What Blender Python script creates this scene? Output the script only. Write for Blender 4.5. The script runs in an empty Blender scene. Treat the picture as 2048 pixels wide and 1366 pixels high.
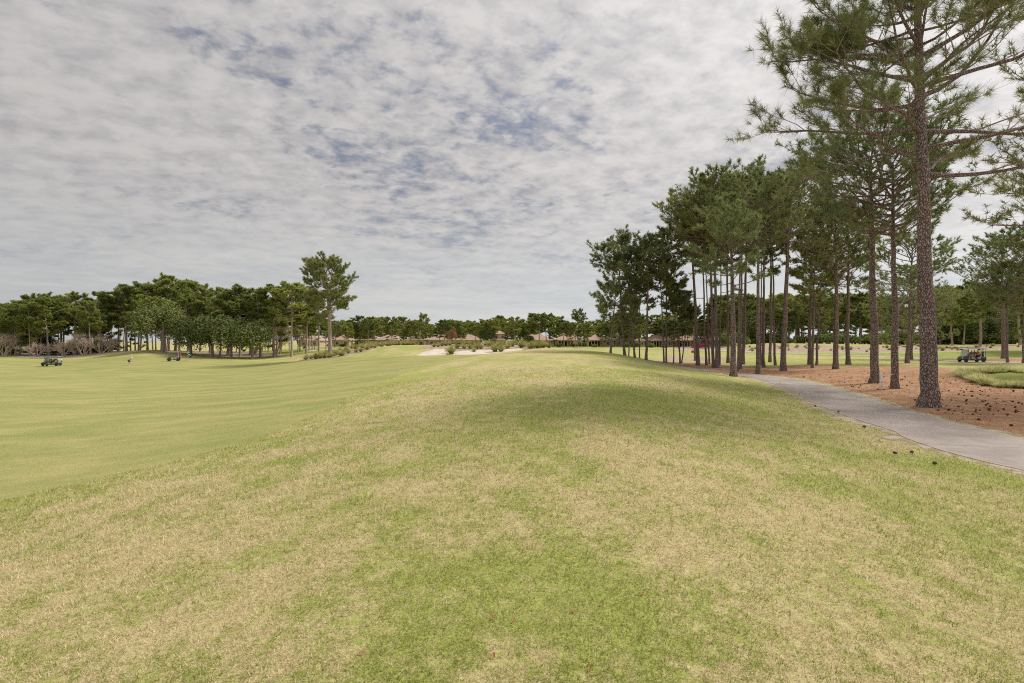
import bpy, math, random
import numpy as np
from mathutils import Vector, Matrix
R = math.radians
rng = np.random.default_rng(7)
random.seed(7)
scene = bpy.context.scene
C = scene.collection

# ------------------------------------------------------------------ camera
CAM_Z = 2.9
F = 1024.0                      # focal length in photo pixels (2048 wide)
cam_d = bpy.data.cameras.new('camera')
cam_d.lens = 18.0; cam_d.sensor_width = 36.0
cam_d.clip_start = 0.1; cam_d.clip_end = 6000
cam = bpy.data.objects.new('camera', cam_d); C.objects.link(cam)
cam.location = (0, 0, CAM_Z); cam.rotation_euler = (R(90), 0, 0)
scene.camera = cam
scene.view_settings.view_transform = 'Standard'
scene.view_settings.look = 'None'
scene.view_settings.exposure = 0.17
scene.view_settings.gamma = 1.0
scene.render.engine = 'CYCLES'
scene.cycles.use_denoising = False
scene.cycles.pixel_filter_type = 'BLACKMAN_HARRIS'; scene.cycles.filter_width = 1.1
scene.cycles.max_bounces = 6; scene.cycles.diffuse_bounces = 3

# ------------------------------------------------------------------ sun + sky
SUN_AZ = R(68)      # clockwise from +Y (towards +X)
SUN_EL = R(51)
SD = Vector((math.sin(SUN_AZ) * math.cos(SUN_EL), math.cos(SUN_AZ) * math.cos(SUN_EL), math.sin(SUN_EL)))
sl = bpy.data.lights.new('sun', 'SUN'); sl.energy = 2.75; sl.angle = R(12.0); sl.color = (1.0, 0.95, 0.87)
sun = bpy.data.objects.new('sun', sl); C.objects.link(sun)
sun.rotation_euler = (-SD).to_track_quat('-Z', 'Y').to_euler()
sun.location = SD * 50

world = bpy.data.worlds.new('World'); scene.world = world; world.use_nodes = True
wt = world.node_tree; wn = wt.nodes; wl = wt.links
for n in list(wn): wn.remove(n)
def N(t, kind, **kw):
    n = t.nodes.new(kind)
    for k, v in kw.items(): setattr(n, k, v)
    return n
def setin(t, n, i, v):
    if v is None: return
    if isinstance(v, bpy.types.NodeSocket): t.links.new(v, n.inputs[i])
    else:
        s = n.inputs[i]
        if s.type == 'RGBA' and hasattr(v, '__len__') and len(v) == 3: v = (*v, 1)
        s.default_value = v
def M_(t, op, a, b=None, c=None, clamp=False):
    n = N(t, 'ShaderNodeMath', operation=op, use_clamp=clamp)
    setin(t, n, 0, a); setin(t, n, 1, b); setin(t, n, 2, c)
    return n.outputs[0]
def MIX(t, f, a, b):
    n = N(t, 'ShaderNodeMix', data_type='RGBA')
    setin(t, n, 0, f); setin(t, n, 6, a); setin(t, n, 7, b)
    return n.outputs[2]
def RAMP(t, f, lo, hi, interp='SMOOTHSTEP'):
    n = N(t, 'ShaderNodeMapRange', interpolation_type=interp, clamp=True) if interp == 'LINEAR' else N(t, 'ShaderNodeMapRange', interpolation_type=interp)
    setin(t, n, 0, f); n.inputs[1].default_value = lo; n.inputs[2].default_value = hi
    return n.outputs[0]
def NOISE(t, vec, scale, detail=4, rough=0.55, dist=0.0):
    n = N(t, 'ShaderNodeTexNoise'); 
    if vec is not None: t.links.new(vec, n.inputs['Vector'])
    n.inputs['Scale'].default_value = scale; n.inputs['Detail'].default_value = detail
    n.inputs['Roughness'].default_value = rough; n.inputs['Distortion'].default_value = dist
    return n.outputs['Fac']
def MAPV(t, vec, scale=(1, 1, 1), loc=(0, 0, 0), rot=(0, 0, 0)):
    n = N(t, 'ShaderNodeMapping'); t.links.new(vec, n.inputs[0])
    n.inputs['Scale'].default_value = scale; n.inputs['Location'].default_value = loc; n.inputs['Rotation'].default_value = rot
    return n.outputs[0]

tc = N(wt, 'ShaderNodeTexCoord')
sep = N(wt, 'ShaderNodeSeparateXYZ'); wl.new(tc.outputs['Generated'], sep.inputs[0])
zc = M_(wt, 'MAXIMUM', sep.outputs[2], 0.0)
den = M_(wt, 'ADD', zc, 0.20)
cx = M_(wt, 'DIVIDE', sep.outputs[0], den); cy = M_(wt, 'DIVIDE', sep.outputs[1], den)
comb = N(wt, 'ShaderNodeCombineXYZ'); wl.new(cx, comb.inputs[0]); wl.new(cy, comb.inputs[1])
P = comb.outputs[0]
Pr = MAPV(wt, P, scale=(1.0, 1.15, 1), rot=(0, 0, R(-25)))
puff = NOISE(wt, MAPV(wt, Pr, loc=(3.1, 7.7, 0)), 13.0, 8, 0.62, 0.2)
mid_ = NOISE(wt, MAPV(wt, Pr, loc=(13.1, 2.7, 0)), 2.0, 5, 0.6, 0.2)
big = NOISE(wt, MAPV(wt, P, loc=(9.0, 3.0, 0)), 0.62, 3, 0.5, 0.0)
# cloud cover
cov = M_(wt, 'ADD', M_(wt, 'MULTIPLY', puff, 0.52), M_(wt, 'ADD', M_(wt, 'MULTIPLY', mid_, 0.58), M_(wt, 'MULTIPLY', big, 0.42)))
low = RAMP(wt, sep.outputs[2], 0.28, 0.03)            # near the horizon: veiled over
cov = M_(wt, 'ADD', cov, M_(wt, 'MULTIPLY', low, 0.07))
alpha = RAMP(wt, cov, 0.535, 0.74)
# brightness of the clouds
puff2 = NOISE(wt, MAPV(wt, Pr, loc=(8.4, 1.2, 3.0)), 10.0, 7, 0.6, 0.2)
br = M_(wt, 'ADD', M_(wt, 'MULTIPLY', puff2, 0.55), M_(wt, 'MULTIPLY', cov, 0.45))
brf = RAMP(wt, br, 0.44, 0.76)
ccol = MIX(wt, brf, (0.385, 0.375, 0.385), (0.575, 0.555, 0.545))
sky = N(wt, 'ShaderNodeTexSky', sky_type='NISHITA'); sky.sun_disc = False
sky.sun_elevation = SUN_EL; sky.sun_rotation = SUN_AZ; sky.air_density = 1.0; sky.dust_density = 1.2; sky.ozone_density = 1.0
skm = N(wt, 'ShaderNodeVectorMath', operation='SCALE'); wl.new(sky.outputs[0], skm.inputs[0]); skm.inputs['Scale'].default_value = 0.10
veil = MIX(wt, 0.80, skm.outputs[0], (0.185, 0.207, 0.262))
col = MIX(wt, alpha, veil, ccol)
# low horizon veil
hz = RAMP(wt, sep.outputs[2], 0.30, 0.02)
streak = NOISE(wt, MAPV(wt, tc.outputs['Generated'], scale=(1.2, 1.2, 9.0)), 3.0, 6, 0.6, 0.4)
hcol = MIX(wt, RAMP(wt, streak, 0.38, 0.66), (0.53, 0.56, 0.575), (0.64, 0.65, 0.635))
col = MIX(wt, M_(wt, 'MULTIPLY', hz, 0.85), col, hcol)
# sun glow behind the thin cloud
dotn = N(wt, 'ShaderNodeVectorMath', operation='DOT_PRODUCT'); wl.new(tc.outputs['Generated'], dotn.inputs[0]); dotn.inputs[1].default_value = SD
dd = M_(wt, 'MAXIMUM', dotn.outputs['Value'], 0.0)
g1 = M_(wt, 'POWER', dd, 5.0); g2 = M_(wt, 'POWER', dd, 24.0)
broad = M_(wt, 'ADD', M_(wt, 'MULTIPLY', M_(wt, 'ADD', dotn.outputs['Value'], 1.0), 0.34), 0.53)
gain = M_(wt, 'ADD', broad, M_(wt, 'ADD', M_(wt, 'MULTIPLY', g1, 0.80), M_(wt, 'MULTIPLY', g2, 1.6)))
outv = N(wt, 'ShaderNodeVectorMath', operation='SCALE'); wl.new(col, outv.inputs[0]); wl.new(gain, outv.inputs['Scale'])
bg = N(wt, 'ShaderNodeBackground'); wl.new(outv.outputs[0], bg.inputs[0]); bg.inputs[1].default_value = 1.0
wo = N(wt, 'ShaderNodeOutputWorld'); wl.new(bg.outputs[0], wo.inputs[0])
world.cycles.sampling_method = 'MANUAL'; world.cycles.sample_map_resolution = 512

# ------------------------------------------------------------------ numpy helpers
def h2(ix, iy, s):
    n = (ix.astype(np.int64) * 374761393 + iy.astype(np.int64) * 668265263 + s * 1274126177) & 0xFFFFFFFF
    n = ((n ^ (n >> 13)) * 1274126177) & 0xFFFFFFFF
    return ((n ^ (n >> 16)) & 0xFFFF) / 65535.0
def vnoise(x, y, s=0):
    ix = np.floor(x); iy = np.floor(y); fx = x - ix; fy = y - iy
    fx = fx * fx * (3 - 2 * fx); fy = fy * fy * (3 - 2 * fy)
    a = h2(ix, iy, s); b = h2(ix + 1, iy, s); c = h2(ix, iy + 1, s); d = h2(ix + 1, iy + 1, s)
    return (a * (1 - fx) + b * fx) * (1 - fy) + (c * (1 - fx) + d * fx) * fy
def fbm(x, y, s=0, o=4):
    r = 0; a = 1; t = 0
    for i in range(o):
        r = r + a * vnoise(x, y, s + i * 17); t += a; a *= 0.5; x = x * 2.03 + 5.1; y = y * 2.03 + 1.7
    return r / t
def sstep(e0, e1, x):
    t = np.clip((x - e0) / (e1 - e0), 0, 1); return t * t * (3 - 2 * t)
def poly_sdf(px, py, poly):
    """signed distance, positive inside"""
    poly = np.asarray(poly, float); n = len(poly)
    d = np.full(px.shape, 1e18); inside = np.zeros(px.shape, bool)
    for i in range(n):
        a = poly[i]; b = poly[(i + 1) % n]; e = b - a
        wx = px - a[0]; wy = py - a[1]
        t = np.clip((wx * e[0] + wy * e[1]) / max(e @ e, 1e-9), 0, 1)
        d = np.minimum(d, (wx - t * e[0]) ** 2 + (wy - t * e[1]) ** 2)
        c = ((a[1] > py) != (b[1] > py))
        if e[1] != 0:
            xi = a[0] + (py - a[1]) * e[0] / e[1]
            inside ^= c & (px < xi)
    d = np.sqrt(d)
    return np.where(inside, d, -d)
def new_mesh(name, V, faces, mats=None, fmat=None, smooth=False, attrs=None):
    """faces: list of int arrays (n,k)."""
    me = bpy.data.meshes.new(name)
    V = np.asarray(V, np.float32); me.vertices.add(len(V)); me.vertices.foreach_set('co', V.ravel())
    faces = [np.asarray(f, np.int32) for f in faces if len(f)]
    nl = sum(f.size for f in faces); npoly = sum(len(f) for f in faces)
    me.loops.add(nl); me.polygons.add(npoly)
    me.loops.foreach_set('vertex_index', np.concatenate([f.ravel() for f in faces]))
    tot = np.concatenate([np.full(len(f), f.shape[1], np.int32) for f in faces])
    st = np.concatenate([[0], np.cumsum(tot)[:-1]]).astype(np.int32)
    me.polygons.foreach_set('loop_start', st); me.polygons.foreach_set('loop_total', tot)
    if fmat is not None: me.polygons.foreach_set('material_index', np.asarray(fmat, np.int32))
    me.polygons.foreach_set('use_smooth', np.full(npoly, bool(smooth)))
    for m in (mats or []): me.materials.append(m)
    for k, a in (attrs or {}).items():
        at = me.attributes.new(k, 'FLOAT', 'POINT'); at.data.foreach_set('value', np.asarray(a, np.float32))
    me.update(calc_edges=True)
    return me
def link(name, me, parent=None, loc=None):
    o = bpy.data.objects.new(name, me); C.objects.link(o)
    if parent is not None: o.parent = parent
    if loc is not None: o.location = loc
    return o
def tag(o, label=None, cat=None, group=None, kind=None):
    if label: o['label'] = label
    if cat: o['category'] = cat
    if group: o['group'] = group
    if kind: o['kind'] = kind
    return o
def empty(name, loc=(0, 0, 0), rz=0.0, **kw):
    o = bpy.data.objects.new(name, None); C.objects.link(o); o.location = loc; o.rotation_euler = (0, 0, rz)
    o.empty_display_size = 0.2
    tag(o, **kw); return o
def copy_tree(o, parent=None):
    c = o.copy(); C.objects.link(c)
    if parent is not None: c.parent = parent
    for ch in [k for k in o.children]: copy_tree(ch, c)
    return c

# ------------------------------------------------------------------ terrain
CP = []   # X, Y, z
def cp(px, d, z): CP.append(((px - 1024) / F * d, d, z))
def cpy(px, d, py): cp(px, d, CAM_Z - (py - 683) / F * d)
for X, Y, z in [(0, -8, .6), (-15, -8, .2), (15, -8, .2), (40, -6, 0), (-40, -6, -.5), (0, 0, .7), (1, 5, .72), (2, 11, .78), (3, 20, .95), (4, 32, 1.3), (5, 45, 1.75), (6.2, 58, 1.6),
                (7, 66, 2.0), (7.5, 6, .25), (8.5, 12, .22), (10, 20, .35), (12, 30, .5), (12.6, 42, .8), (12, 52, 1.35), (11.5, 60, 1.6),
                (11.8, 12, 0), (13, 14, 0), (12, 6, 0), (16, 16, 0), (15, 22, 0), (18, 28, 0), (20, 36, 0), (19, 44, .05), (18, 50, .1), (17, 58, .3), (15.5, 64, .9), (16, 75, .35),
                (25, 20, 0), (30, 30, .05), (45, 40, .05), (30, 45, .1), (40, 60, .05), (60, 60, 0), (25, 65, .05), (70, 72, 0), (100, 75, 0), (50, 80, 0),
                (-6, 4, .35), (-10, 10, -.35), (-7.5, 15, 0), (-20, 6, -.8), (-8, 22, .15), (-6.6, 30, .4), (-5, 40, .8), (-3.2, 50, 1.25), (-1.5, 60, 1.55), (-30, 30, -1.2), (-60, 60, -1.9), (-30, 60, -1.4), (12.7, 14.8, 0), (13.2, 18.1, 0), (14.2, 21.9, 0), (16, 26.9, 0), (18.3, 32.4, 0), (15.6, 15.6, 0), (16.7, 19.5, 0), (17.4, 22.7, 0), (19.6, 29.1, 0), (14.3, 18.8, 0), (17.5, 29.5, 0), (20.3, 33.5, 0),
                (-130, 60, -2.2), (-20, 40, -.8), (-40, 15, -1.1)]:
    CP.append((X, Y, z))
for px, d, z in [(100, 105, -2.0), (20, 100, -2.1), (350, 111, -1.3), (378, 105, -1.0), (257, 95, -1.6), (270, 132, .45), (330, 132, .45), (150, 135, -1.2), (20, 130, -1.3), (20, 170, -.7), (150, 170, -.6), (-200, 150, -1.2),
                 (500, 120, -1.2), (600, 120, -.7), (420, 130, -.6), (660, 95, -.1), (600, 85, -.6), (500, 85, -1.5), (350, 170, -.3), (500, 170, -.4), (600, 170, 0.2),
                 (800, 70, .55), (850, 78, .95), (980, 78, 1.2), (900, 60, .75), (940, 84, 1.7), (870, 90, 1.9), (940, 95, 2.3), (1040, 92, 2.2), (1080, 85, 2.0), (760, 92, 1.35), (700, 108, 1.2), (740, 122, 1.9), (800, 118, 2.0), (700, 150, .9), (660, 160, .6), (850, 140, 1.2), (950, 140, 1.2), (1050, 130, 1.2),
                 (660, 230, .6), (800, 230, .7), (1000, 230, .6), (1140, 200, .5), (1250, 200, .3), (1350, 190, .1), (1250, 110, .1), (1350, 110, 0), (1400, 150, .1), (1400, 250, .6), (1200, 130, .3), (1200, 300, .8),
                 (1500, 100, 0), (1650, 100, 0), (1800, 88, 0), (1500, 122, .6), (1700, 115, .5), (1900, 108, .5), (2048, 100, .4), (1480, 150, 1.8), (1700, 140, 2.0), (1900, 132, 1.6), (2048, 130, 1.9), (2200, 125, 1.8), (1700, 180, 1.8), (2000, 180, 1.8), (1500, 220, 1.5),
                 (2500, 100, 0), (2300, 60, 0)]:
    cp(px, d, z)
for X, Y, z in [(-400, 300, 0), (-200, 300, 0), (0, 350, .8), (200, 300, 1.2), (400, 300, 1.2), (0, 800, 0), (-800, 800, 0), (800, 800, 0), (0, 1600, 0), (-2000, 1600, 0), (2000, 1600, 0), (-600, 150, -1.5), (600, 150, 1), (-60, -8, -.8), (70, -8, 0)]:
    CP.append((X, Y, z))
CP = np.array(CP)
def warp(X, Y): return X / (Y + 14.0) * 1.6, np.log(Y + 14.0)
cu, cv = warp(CP[:, 0], CP[:, 1])
def tps(r2): return r2 * np.log(r2 + 1e-12) * 0.5
A = tps((cu[:, None] - cu) ** 2 + (cv[:, None] - cv) ** 2) + np.eye(len(cu)) * 1e-3
Pm = np.stack([np.ones_like(cu), cu, cv], 1)
K = np.block([[A, Pm], [Pm.T, np.zeros((3, 3))]])
sol = np.linalg.solve(K, np.concatenate([CP[:, 2], np.zeros(3)]))
# grid in (u, v)
UU = np.concatenate([np.linspace(-3.2, -1.25, 60)[:-1], np.linspace(-1.25, 1.35, 420), np.linspace(1.35, 3.2, 60)[1:]])
VV = np.concatenate([np.linspace(math.log(6), math.log(20), 90)[:-1], np.linspace(math.log(20), math.log(190), 400), np.linspace(math.log(190), math.log(2600), 70)[1:]])
gv, gu = np.meshgrid(VV, UU, indexing='ij')
GY = np.exp(gv) - 14.0; GX = gu * (GY + 14.0)
def tps_eval(X, Y):
    u, v = warp(X, Y); z = sol[-3] + sol[-2] * u + sol[-1] * v
    for i in range(len(cu)): z = z + sol[i] * tps((u - cu[i]) ** 2 + (v - cv[i]) ** 2)
    return z
GZ = tps_eval(GX, GY)
fade = 1 - sstep(120, 260, GY)
GZ += ((fbm(GX / 9, GY / 9, 3, 3) - .5) * .16 + (fbm(GX / 1.3, GY / 1.3, 9, 2) - .5) * .035) * fade
def ground_z(X, Y):
    X = np.atleast_1d(np.asarray(X, float)); Y = np.atleast_1d(np.asarray(Y, float))
    v = np.log(np.maximum(Y + 14.0, 6.01)); u = X / (Y + 14.0)
    iv = np.clip(np.searchsorted(VV, v) - 1, 0, len(VV) - 2); iu = np.clip(np.searchsorted(UU, u) - 1, 0, len(UU) - 2)
    fv = np.clip((v - VV[iv]) / (VV[iv + 1] - VV[iv]), 0, 1); fu = np.clip((u - UU[iu]) / (UU[iu + 1] - UU[iu]), 0, 1)
    return (GZ[iv, iu] * (1 - fu) + GZ[iv, iu + 1] * fu) * (1 - fv) + (GZ[iv + 1, iu] * (1 - fu) + GZ[iv + 1, iu + 1] * fu) * fv
def gz(x, y): return float(ground_z(x, y)[0])
_ds = np.exp(np.linspace(math.log(2.5), math.log(400), 1500))
def hit(px, py):
    k = (px - 1024) / F; z = CAM_Z - (py - 683) / F * _ds
    g = ground_z(k * _ds, _ds); b = np.nonzero(g >= z)[0]
    d = _ds[b[0]] if len(b) else 300.0
    return k * d, d
def at(px, d):
    x = (px - 1024) / F * d; return x, d, gz(x, d)

# ---- regions (all in metres on the ground)
def W(px, py, z=0.0):
    d = (CAM_Z - z) * F / (py - 683); return ((px - 1024) / F * d, d)
def smooth_line(pts, n=8):
    pts = [np.array(p, float) for p in pts]; out = []
    for i in range(len(pts) - 1):
        p0 = pts[max(i - 1, 0)]; p1 = pts[i]; p2 = pts[i + 1]; p3 = pts[min(i + 2, len(pts) - 1)]
        for k in range(n):
            t = k / n
            out.append(.5 * ((2 * p1) + (-p0 + p2) * t + (2 * p0 - 5 * p1 + 4 * p2 - p3) * t * t + (-p0 + 3 * p1 - 3 * p2 + p3) * t ** 3))
    out.append(pts[-1]); return np.array(out)
FAR_E = [W(2048, 887), W(1901, 846), W(1808, 823), W(1714, 792), W(1650, 773), (21.5, 43), (20.3, 52), (18.6, 62)]
NEAR_E = [W(2048, 949), W(1901, 898), W(1768, 858), W(1687, 828), W(1634, 801), (18.6, 36.0), (17.6, 47), (16.2, 58)]
PATH_C = [((a[0] + b[0]) / 2, (a[1] + b[1]) / 2) for a, b in zip(FAR_E, NEAR_E)]
PATH_C = [(14.5, -6), (14.2, 4)] + PATH_C + [(14.0, 74), (10, 92)]
PATH_LINE = smooth_line(PATH_C, 8)
PATH_W = 1.58
needle_poly = list(smooth_line([(16.3, -6), (16.0, 4), (15.7, 12), (16.3, 19), (17.6, 23), (20, 29.5), (21.8, 36), (22.6, 42), (21.6, 50), (19.2, 58), (18, 66),
               (20, 69), (24, 66.5), (28, 61), (33, 57.5), (40, 58.5), (45, 56), (48, 49), (46, 41), (43, 37.5), (38, 34), (35.5, 29), (35, 24), (33, 17), (30, 4), (30, -6)], 4))
near_strip = [W(1590, 778), W(1540, 766), (17.8, 44), (16.5, 55), (15.2, 65), (16.3, 65.5), (17.4, 56), (19.0, 44), W(1553, 768), W(1600, 779.5)]
fair_edge = [(-24, -8), (-18, 2), (-10.6, 10), W(250, 948, -.2), W(500, 882, 0), W(640, 830, .1), W(730, 775, .35), W(800, 745, .6), W(862, 722, .9), W(960, 707, 1.4)]
fair_poly = list(smooth_line(fair_edge, 6)) + [(-1, 66), (-5, 72), (-9, 77), (-14, 76), (-17, 74), (-22, 78), (-28, 86), (-33, 92), (-40, 94), (-52, 103), (-62, 112), (-75, 118), (-100, 118), (-135, 122), (-200, 130), (-420, 150), (-420, 20), (-200, -5), (-60, -8)]
def ell(px, d, a, b, n=20, rot=0.0, s=0):
    x, y, z = at(px, d); o = []
    for i in range(n):
        t = 2 * math.pi * i / n; r = 1 + .22 * math.sin(2 * t + s) + .12 * math.sin(3 * t + 2 * s)
        ex = a * r * math.cos(t); ey = b * r * math.sin(t)
        o.append((x + ex * math.cos(rot) - ey * math.sin(rot), y + ex * math.sin(rot) + ey * math.cos(rot)))
    return o
def G(px, d): return ((px - 1024) / F * d, d)
sand_polys = [
    [G(832, 76), G(850, 75), G(893, 75), G(896, 82), G(890, 86), G(862, 85), G(842, 81)],
    [G(905, 75), G(950, 74.6), G(1010, 75.5), G(1045, 77), G(1040, 81), G(990, 82), G(940, 82), G(908, 80)],
    ell(760, 145, 9, 5, s=1), ell(690, 150, 10, 6, s=2), ell(822, 128, 3.5, 4, s=3),
    ell(75, 140, 9, 7, s=2), ell(175, 142, 12, 7, s=4)]
scrub_polys = [
    [G(590, 96), G(640, 92), G(700, 91), G(742, 96), G(760, 105), G(800, 112), G(870, 110), G(850, 118), G(780, 124), G(720, 122), G(680, 112), G(620, 108)],
    [G(885, 80.5), G(903, 75), G(906, 80), G(990, 82), G(1040, 81), G(1060, 76), G(1080, 79), G(1095, 86), G(1085, 97), G(1000, 99), G(900, 99), G(850, 96), G(838, 88), G(862, 85.5)],
    [G(1500, 118), G(1700, 113), G(1850, 112), G(2000, 114), G(2060, 118), G(2060, 128), G(1850, 130), G(1700, 134), G(1600, 140), G(1480, 140)]]

# ---- turf colour field: 0 = straw, 1 = green
def lush(X, Y):
    d = np.maximum(Y, 1.0)
    v = fbm(X / 2.2, Y / 4.0, 21, 5) * .50 + .025 + fbm(X / .45, Y / .7, 33, 3) * .5 - .075 + fbm(X / 14, Y / 26, 44, 2) * .22 + .065
    v = (v - .615) * 1.3 + .50
    ed_ = -poly_sdf(X, Y, fair_poly); v = v + .16 * np.exp(-(ed_ / 2.2) ** 2) + .10 * sstep(4, 9, X - .1 * Y) * sstep(6, 14, Y)
    def spot(px, py, rx, ry, a):
        gx, gy = hit(px, py); return a * .45 * np.exp(-(((X - gx) / rx) ** 2 + ((Y - gy) / ry) ** 2))
    for s in SPOTS: v = v + spot(*s)
    return np.clip(v, 0, 1)
SPOTS = [(1960, 950, 1.6, 1.2, .8), (1850, 925, 2.5, .8, .5), (1250, 800, 3.5, 5, .45), (1150, 1210, .9, .6, .55), (1250, 1290, 1.2, .5, .4), (940, 1130, .5, .4, .3), (1550, 960, 2.5, 1.2, .35),
         (950, 860, 2.2, 1.6, .4), (1210, 790, 4, 6, .35), (540, 905, 1.5, .7, -.7), (700, 890, 1.8, .8, -.5), (860, 960, 1.4, .8, -.6), (950, 790, 2.5, 2.0, -.5), (1050, 760, 2.0, 4, -.4), (320, 970, 2.0, .7, -.4),
         (1420, 920, 2.0, 1.5, -.55), (1560, 1010, 1.6, .9, -.5), (150, 1130, 1.2, .8, -.3), (1000, 1050, 1.2, .8, -.3), (1700, 870, 2.5, 1.2, -.4), (1300, 1000, 1.0, .6, -.2), (1750, 1200, 1.0, .5, .2), (1300, 1150, .8, .5, .2)]

# ------------------------------------------------------------------ materials
def mat(name):
    m = bpy.data.materials.new(name); m.use_nodes = True; t = m.node_tree
    for n in list(t.nodes): t.nodes.remove(n)
    return m, t
def finish(t, color, rough=.8, bump=None, bdist=.02, metallic=0.0, spec=.3, bstr=1.0, trans=None, emission=None):
    b = N(t, 'ShaderNodeBsdfPrincipled'); setin(t, b, 'Base Color', color); setin(t, b, 'Roughness', rough); setin(t, b, 'Metallic', metallic)
    b.inputs['Specular IOR Level'].default_value = spec
    if bump is not None:
        bn = N(t, 'ShaderNodeBump'); t.links.new(bump, bn.inputs['Height']); bn.inputs['Distance'].default_value = bdist; bn.inputs['Strength'].default_value = bstr
        t.links.new(bn.outputs[0], b.inputs['Normal'])
    out = N(t, 'ShaderNodeOutputMaterial'); s = b.outputs[0]
    if trans:
        tr = N(t, 'ShaderNodeBsdfTranslucent'); setin(t, tr, 0, color); ms = N(t, 'ShaderNodeMixShader'); ms.inputs[0].default_value = trans
        t.links.new(s, ms.inputs[1]); t.links.new(tr.outputs[0], ms.inputs[2]); s = ms.outputs[0]
    t.links.new(s, out.inputs[0]); return b
def simple(name, col, rough=.6, metallic=0.0, spec=.4, var=.12, scale=6.0):
    m, t = mat(name); tcn = N(t, 'ShaderNodeTexCoord'); f = NOISE(t, tcn.outputs['Object'], scale, 5, .6)
    c2 = tuple(c * (1 - var) for c in col); c3 = tuple(min(1, c * (1 + var)) for c in col)
    finish(t, MIX(t, RAMP(t, f, .3, .7), c2, c3), rough, metallic=metallic, spec=spec); return m
def attr(t, name):
    a = N(t, 'ShaderNodeAttribute'); a.attribute_name = name; return a.outputs['Fac']
def geo_pos(t): return N(t, 'ShaderNodeNewGeometry').outputs['Position']

STRAW_A, STRAW_B = (0.59, 0.50, 0.28), (0.42, 0.345, 0.155)
GREEN_A, GREEN_B = (0.40, 0.415, 0.115), (0.25, 0.28, 0.07)
m_rough, t = mat('rough_turf'); p = geo_pos(t)
f1 = NOISE(t, p, 9, 6, .7); f2 = NOISE(t, p, 38, 4, .7); f3 = NOISE(t, MAPV(t, p, scale=(1, .5, 1)), 4.0, 7, .75)
lu = attr(t, 'lush')
mixf = RAMP(t, M_(t, 'ADD', lu, M_(t, 'ADD', M_(t, 'MULTIPLY', M_(t, 'SUBTRACT', f1, .5), 1.5), M_(t, 'MULTIPLY', M_(t, 'SUBTRACT', f3, .5), 1.0))), .25, .75)
st = MIX(t, RAMP(t, f2, .35, .65), STRAW_B, STRAW_A); gr = MIX(t, RAMP(t, f2, .35, .65), GREEN_B, GREEN_A)
finish(t, MIX(t, mixf, st, gr), .9, bump=f2, bdist=.03, spec=.1, bstr=.7)

m_fair, t = mat('fairway_turf'); p = geo_pos(t)
f1 = NOISE(t, MAPV(t, p, scale=(.12, .5, 1), rot=(0, 0, R(12))), 1.3, 6, .65); f2 = NOISE(t, p, 30, 4, .7); f3 = NOISE(t, MAPV(t, p, scale=(.6, 1, 1)), .30, 8, .72)
ff = M_(t, 'ADD', M_(t, 'MULTIPLY', f1, .65), M_(t, 'MULTIPLY', f3, .55))
base = MIX(t, RAMP(t, ff, .46, .74), (0.28, 0.295, 0.092), (0.45, 0.395, 0.165))
finish(t, MIX(t, M_(t, 'MULTIPLY', RAMP(t, f2, .35, .65), .55), base, (0.21, 0.24, 0.075)), .9, bump=f2, bdist=.02, spec=.1, bstr=.5)

m_needle, t = mat('pine_straw'); p = geo_pos(t)
f1 = NOISE(t, p, 1.1, 5, .65); f2 = NOISE(t, p, 26, 5, .75); f3 = NOISE(t, p, 5, 4, .7)
nb = MIX(t, RAMP(t, f1, .3, .7), (0.29, 0.145, 0.075), (0.49, 0.305, 0.185))
nb = MIX(t, M_(t, 'MULTIPLY', RAMP(t, f2, .45, .72), .6), nb, (0.66, 0.45, 0.29))
nb = MIX(t, M_(t, 'MULTIPLY', RAMP(t, f3, .58, .72), .5), nb, (0.16, 0.075, 0.045))
finish(t, nb, .95, bump=f2, bdist=.035, spec=.1)

m_sand, t = mat('bunker_sand'); p = geo_pos(t); f1 = NOISE(t, p, .8, 4, .6); f2 = NOISE(t, p, 9, 4, .6)
finish(t, MIX(t, RAMP(t, f1, .3, .7), (0.58, 0.49, 0.42), (0.70, 0.62, 0.54)), .95, bump=f2, bdist=.04, spec=.1)
m_scrub, t = mat('sandy_scrub'); p = geo_pos(t); f1 = NOISE(t, p, 1.3, 6, .7); f2 = NOISE(t, p, 7, 5, .7)
sc_ = MIX(t, RAMP(t, f1, .35, .65), (0.30, 0.215, 0.14), (0.52, 0.43, 0.34))
finish(t, MIX(t, RAMP(t, f2, .55, .7), sc_, (0.17, 0.13, 0.07)), .95, bump=f2, bdist=.1, spec=.1)

m_path, t = mat('asphalt_path'); p = geo_pos(t)
f1 = NOISE(t, p, .55, 5, .6, .3); f2 = NOISE(t, p, 60, 3, .8); f3 = NOISE(t, MAPV(t, p, scale=(1, .35, 1)), 2.2, 5, .7)
pc = MIX(t, RAMP(t, f1, .3, .7), (0.29, 0.245, 0.215), (0.42, 0.365, 0.325))
pc = MIX(t, M_(t, 'MULTIPLY', RAMP(t, f3, .52, .7), .45), pc, (0.46, 0.41, 0.38))
pc = MIX(t, M_(t, 'MULTIPLY', RAMP(t, f2, .55, .75), .35), pc, (0.10, 0.085, 0.08))
ed = attr(t, 'edge')
pc = MIX(t, RAMP(t, M_(t, 'ADD', ed, M_(t, 'MULTIPLY', M_(t, 'SUBTRACT', NOISE(t, p, 3.5, 5, .7), .5), .5)), .86, 1.05), pc, (0.44, 0.36, 0.28))
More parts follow.
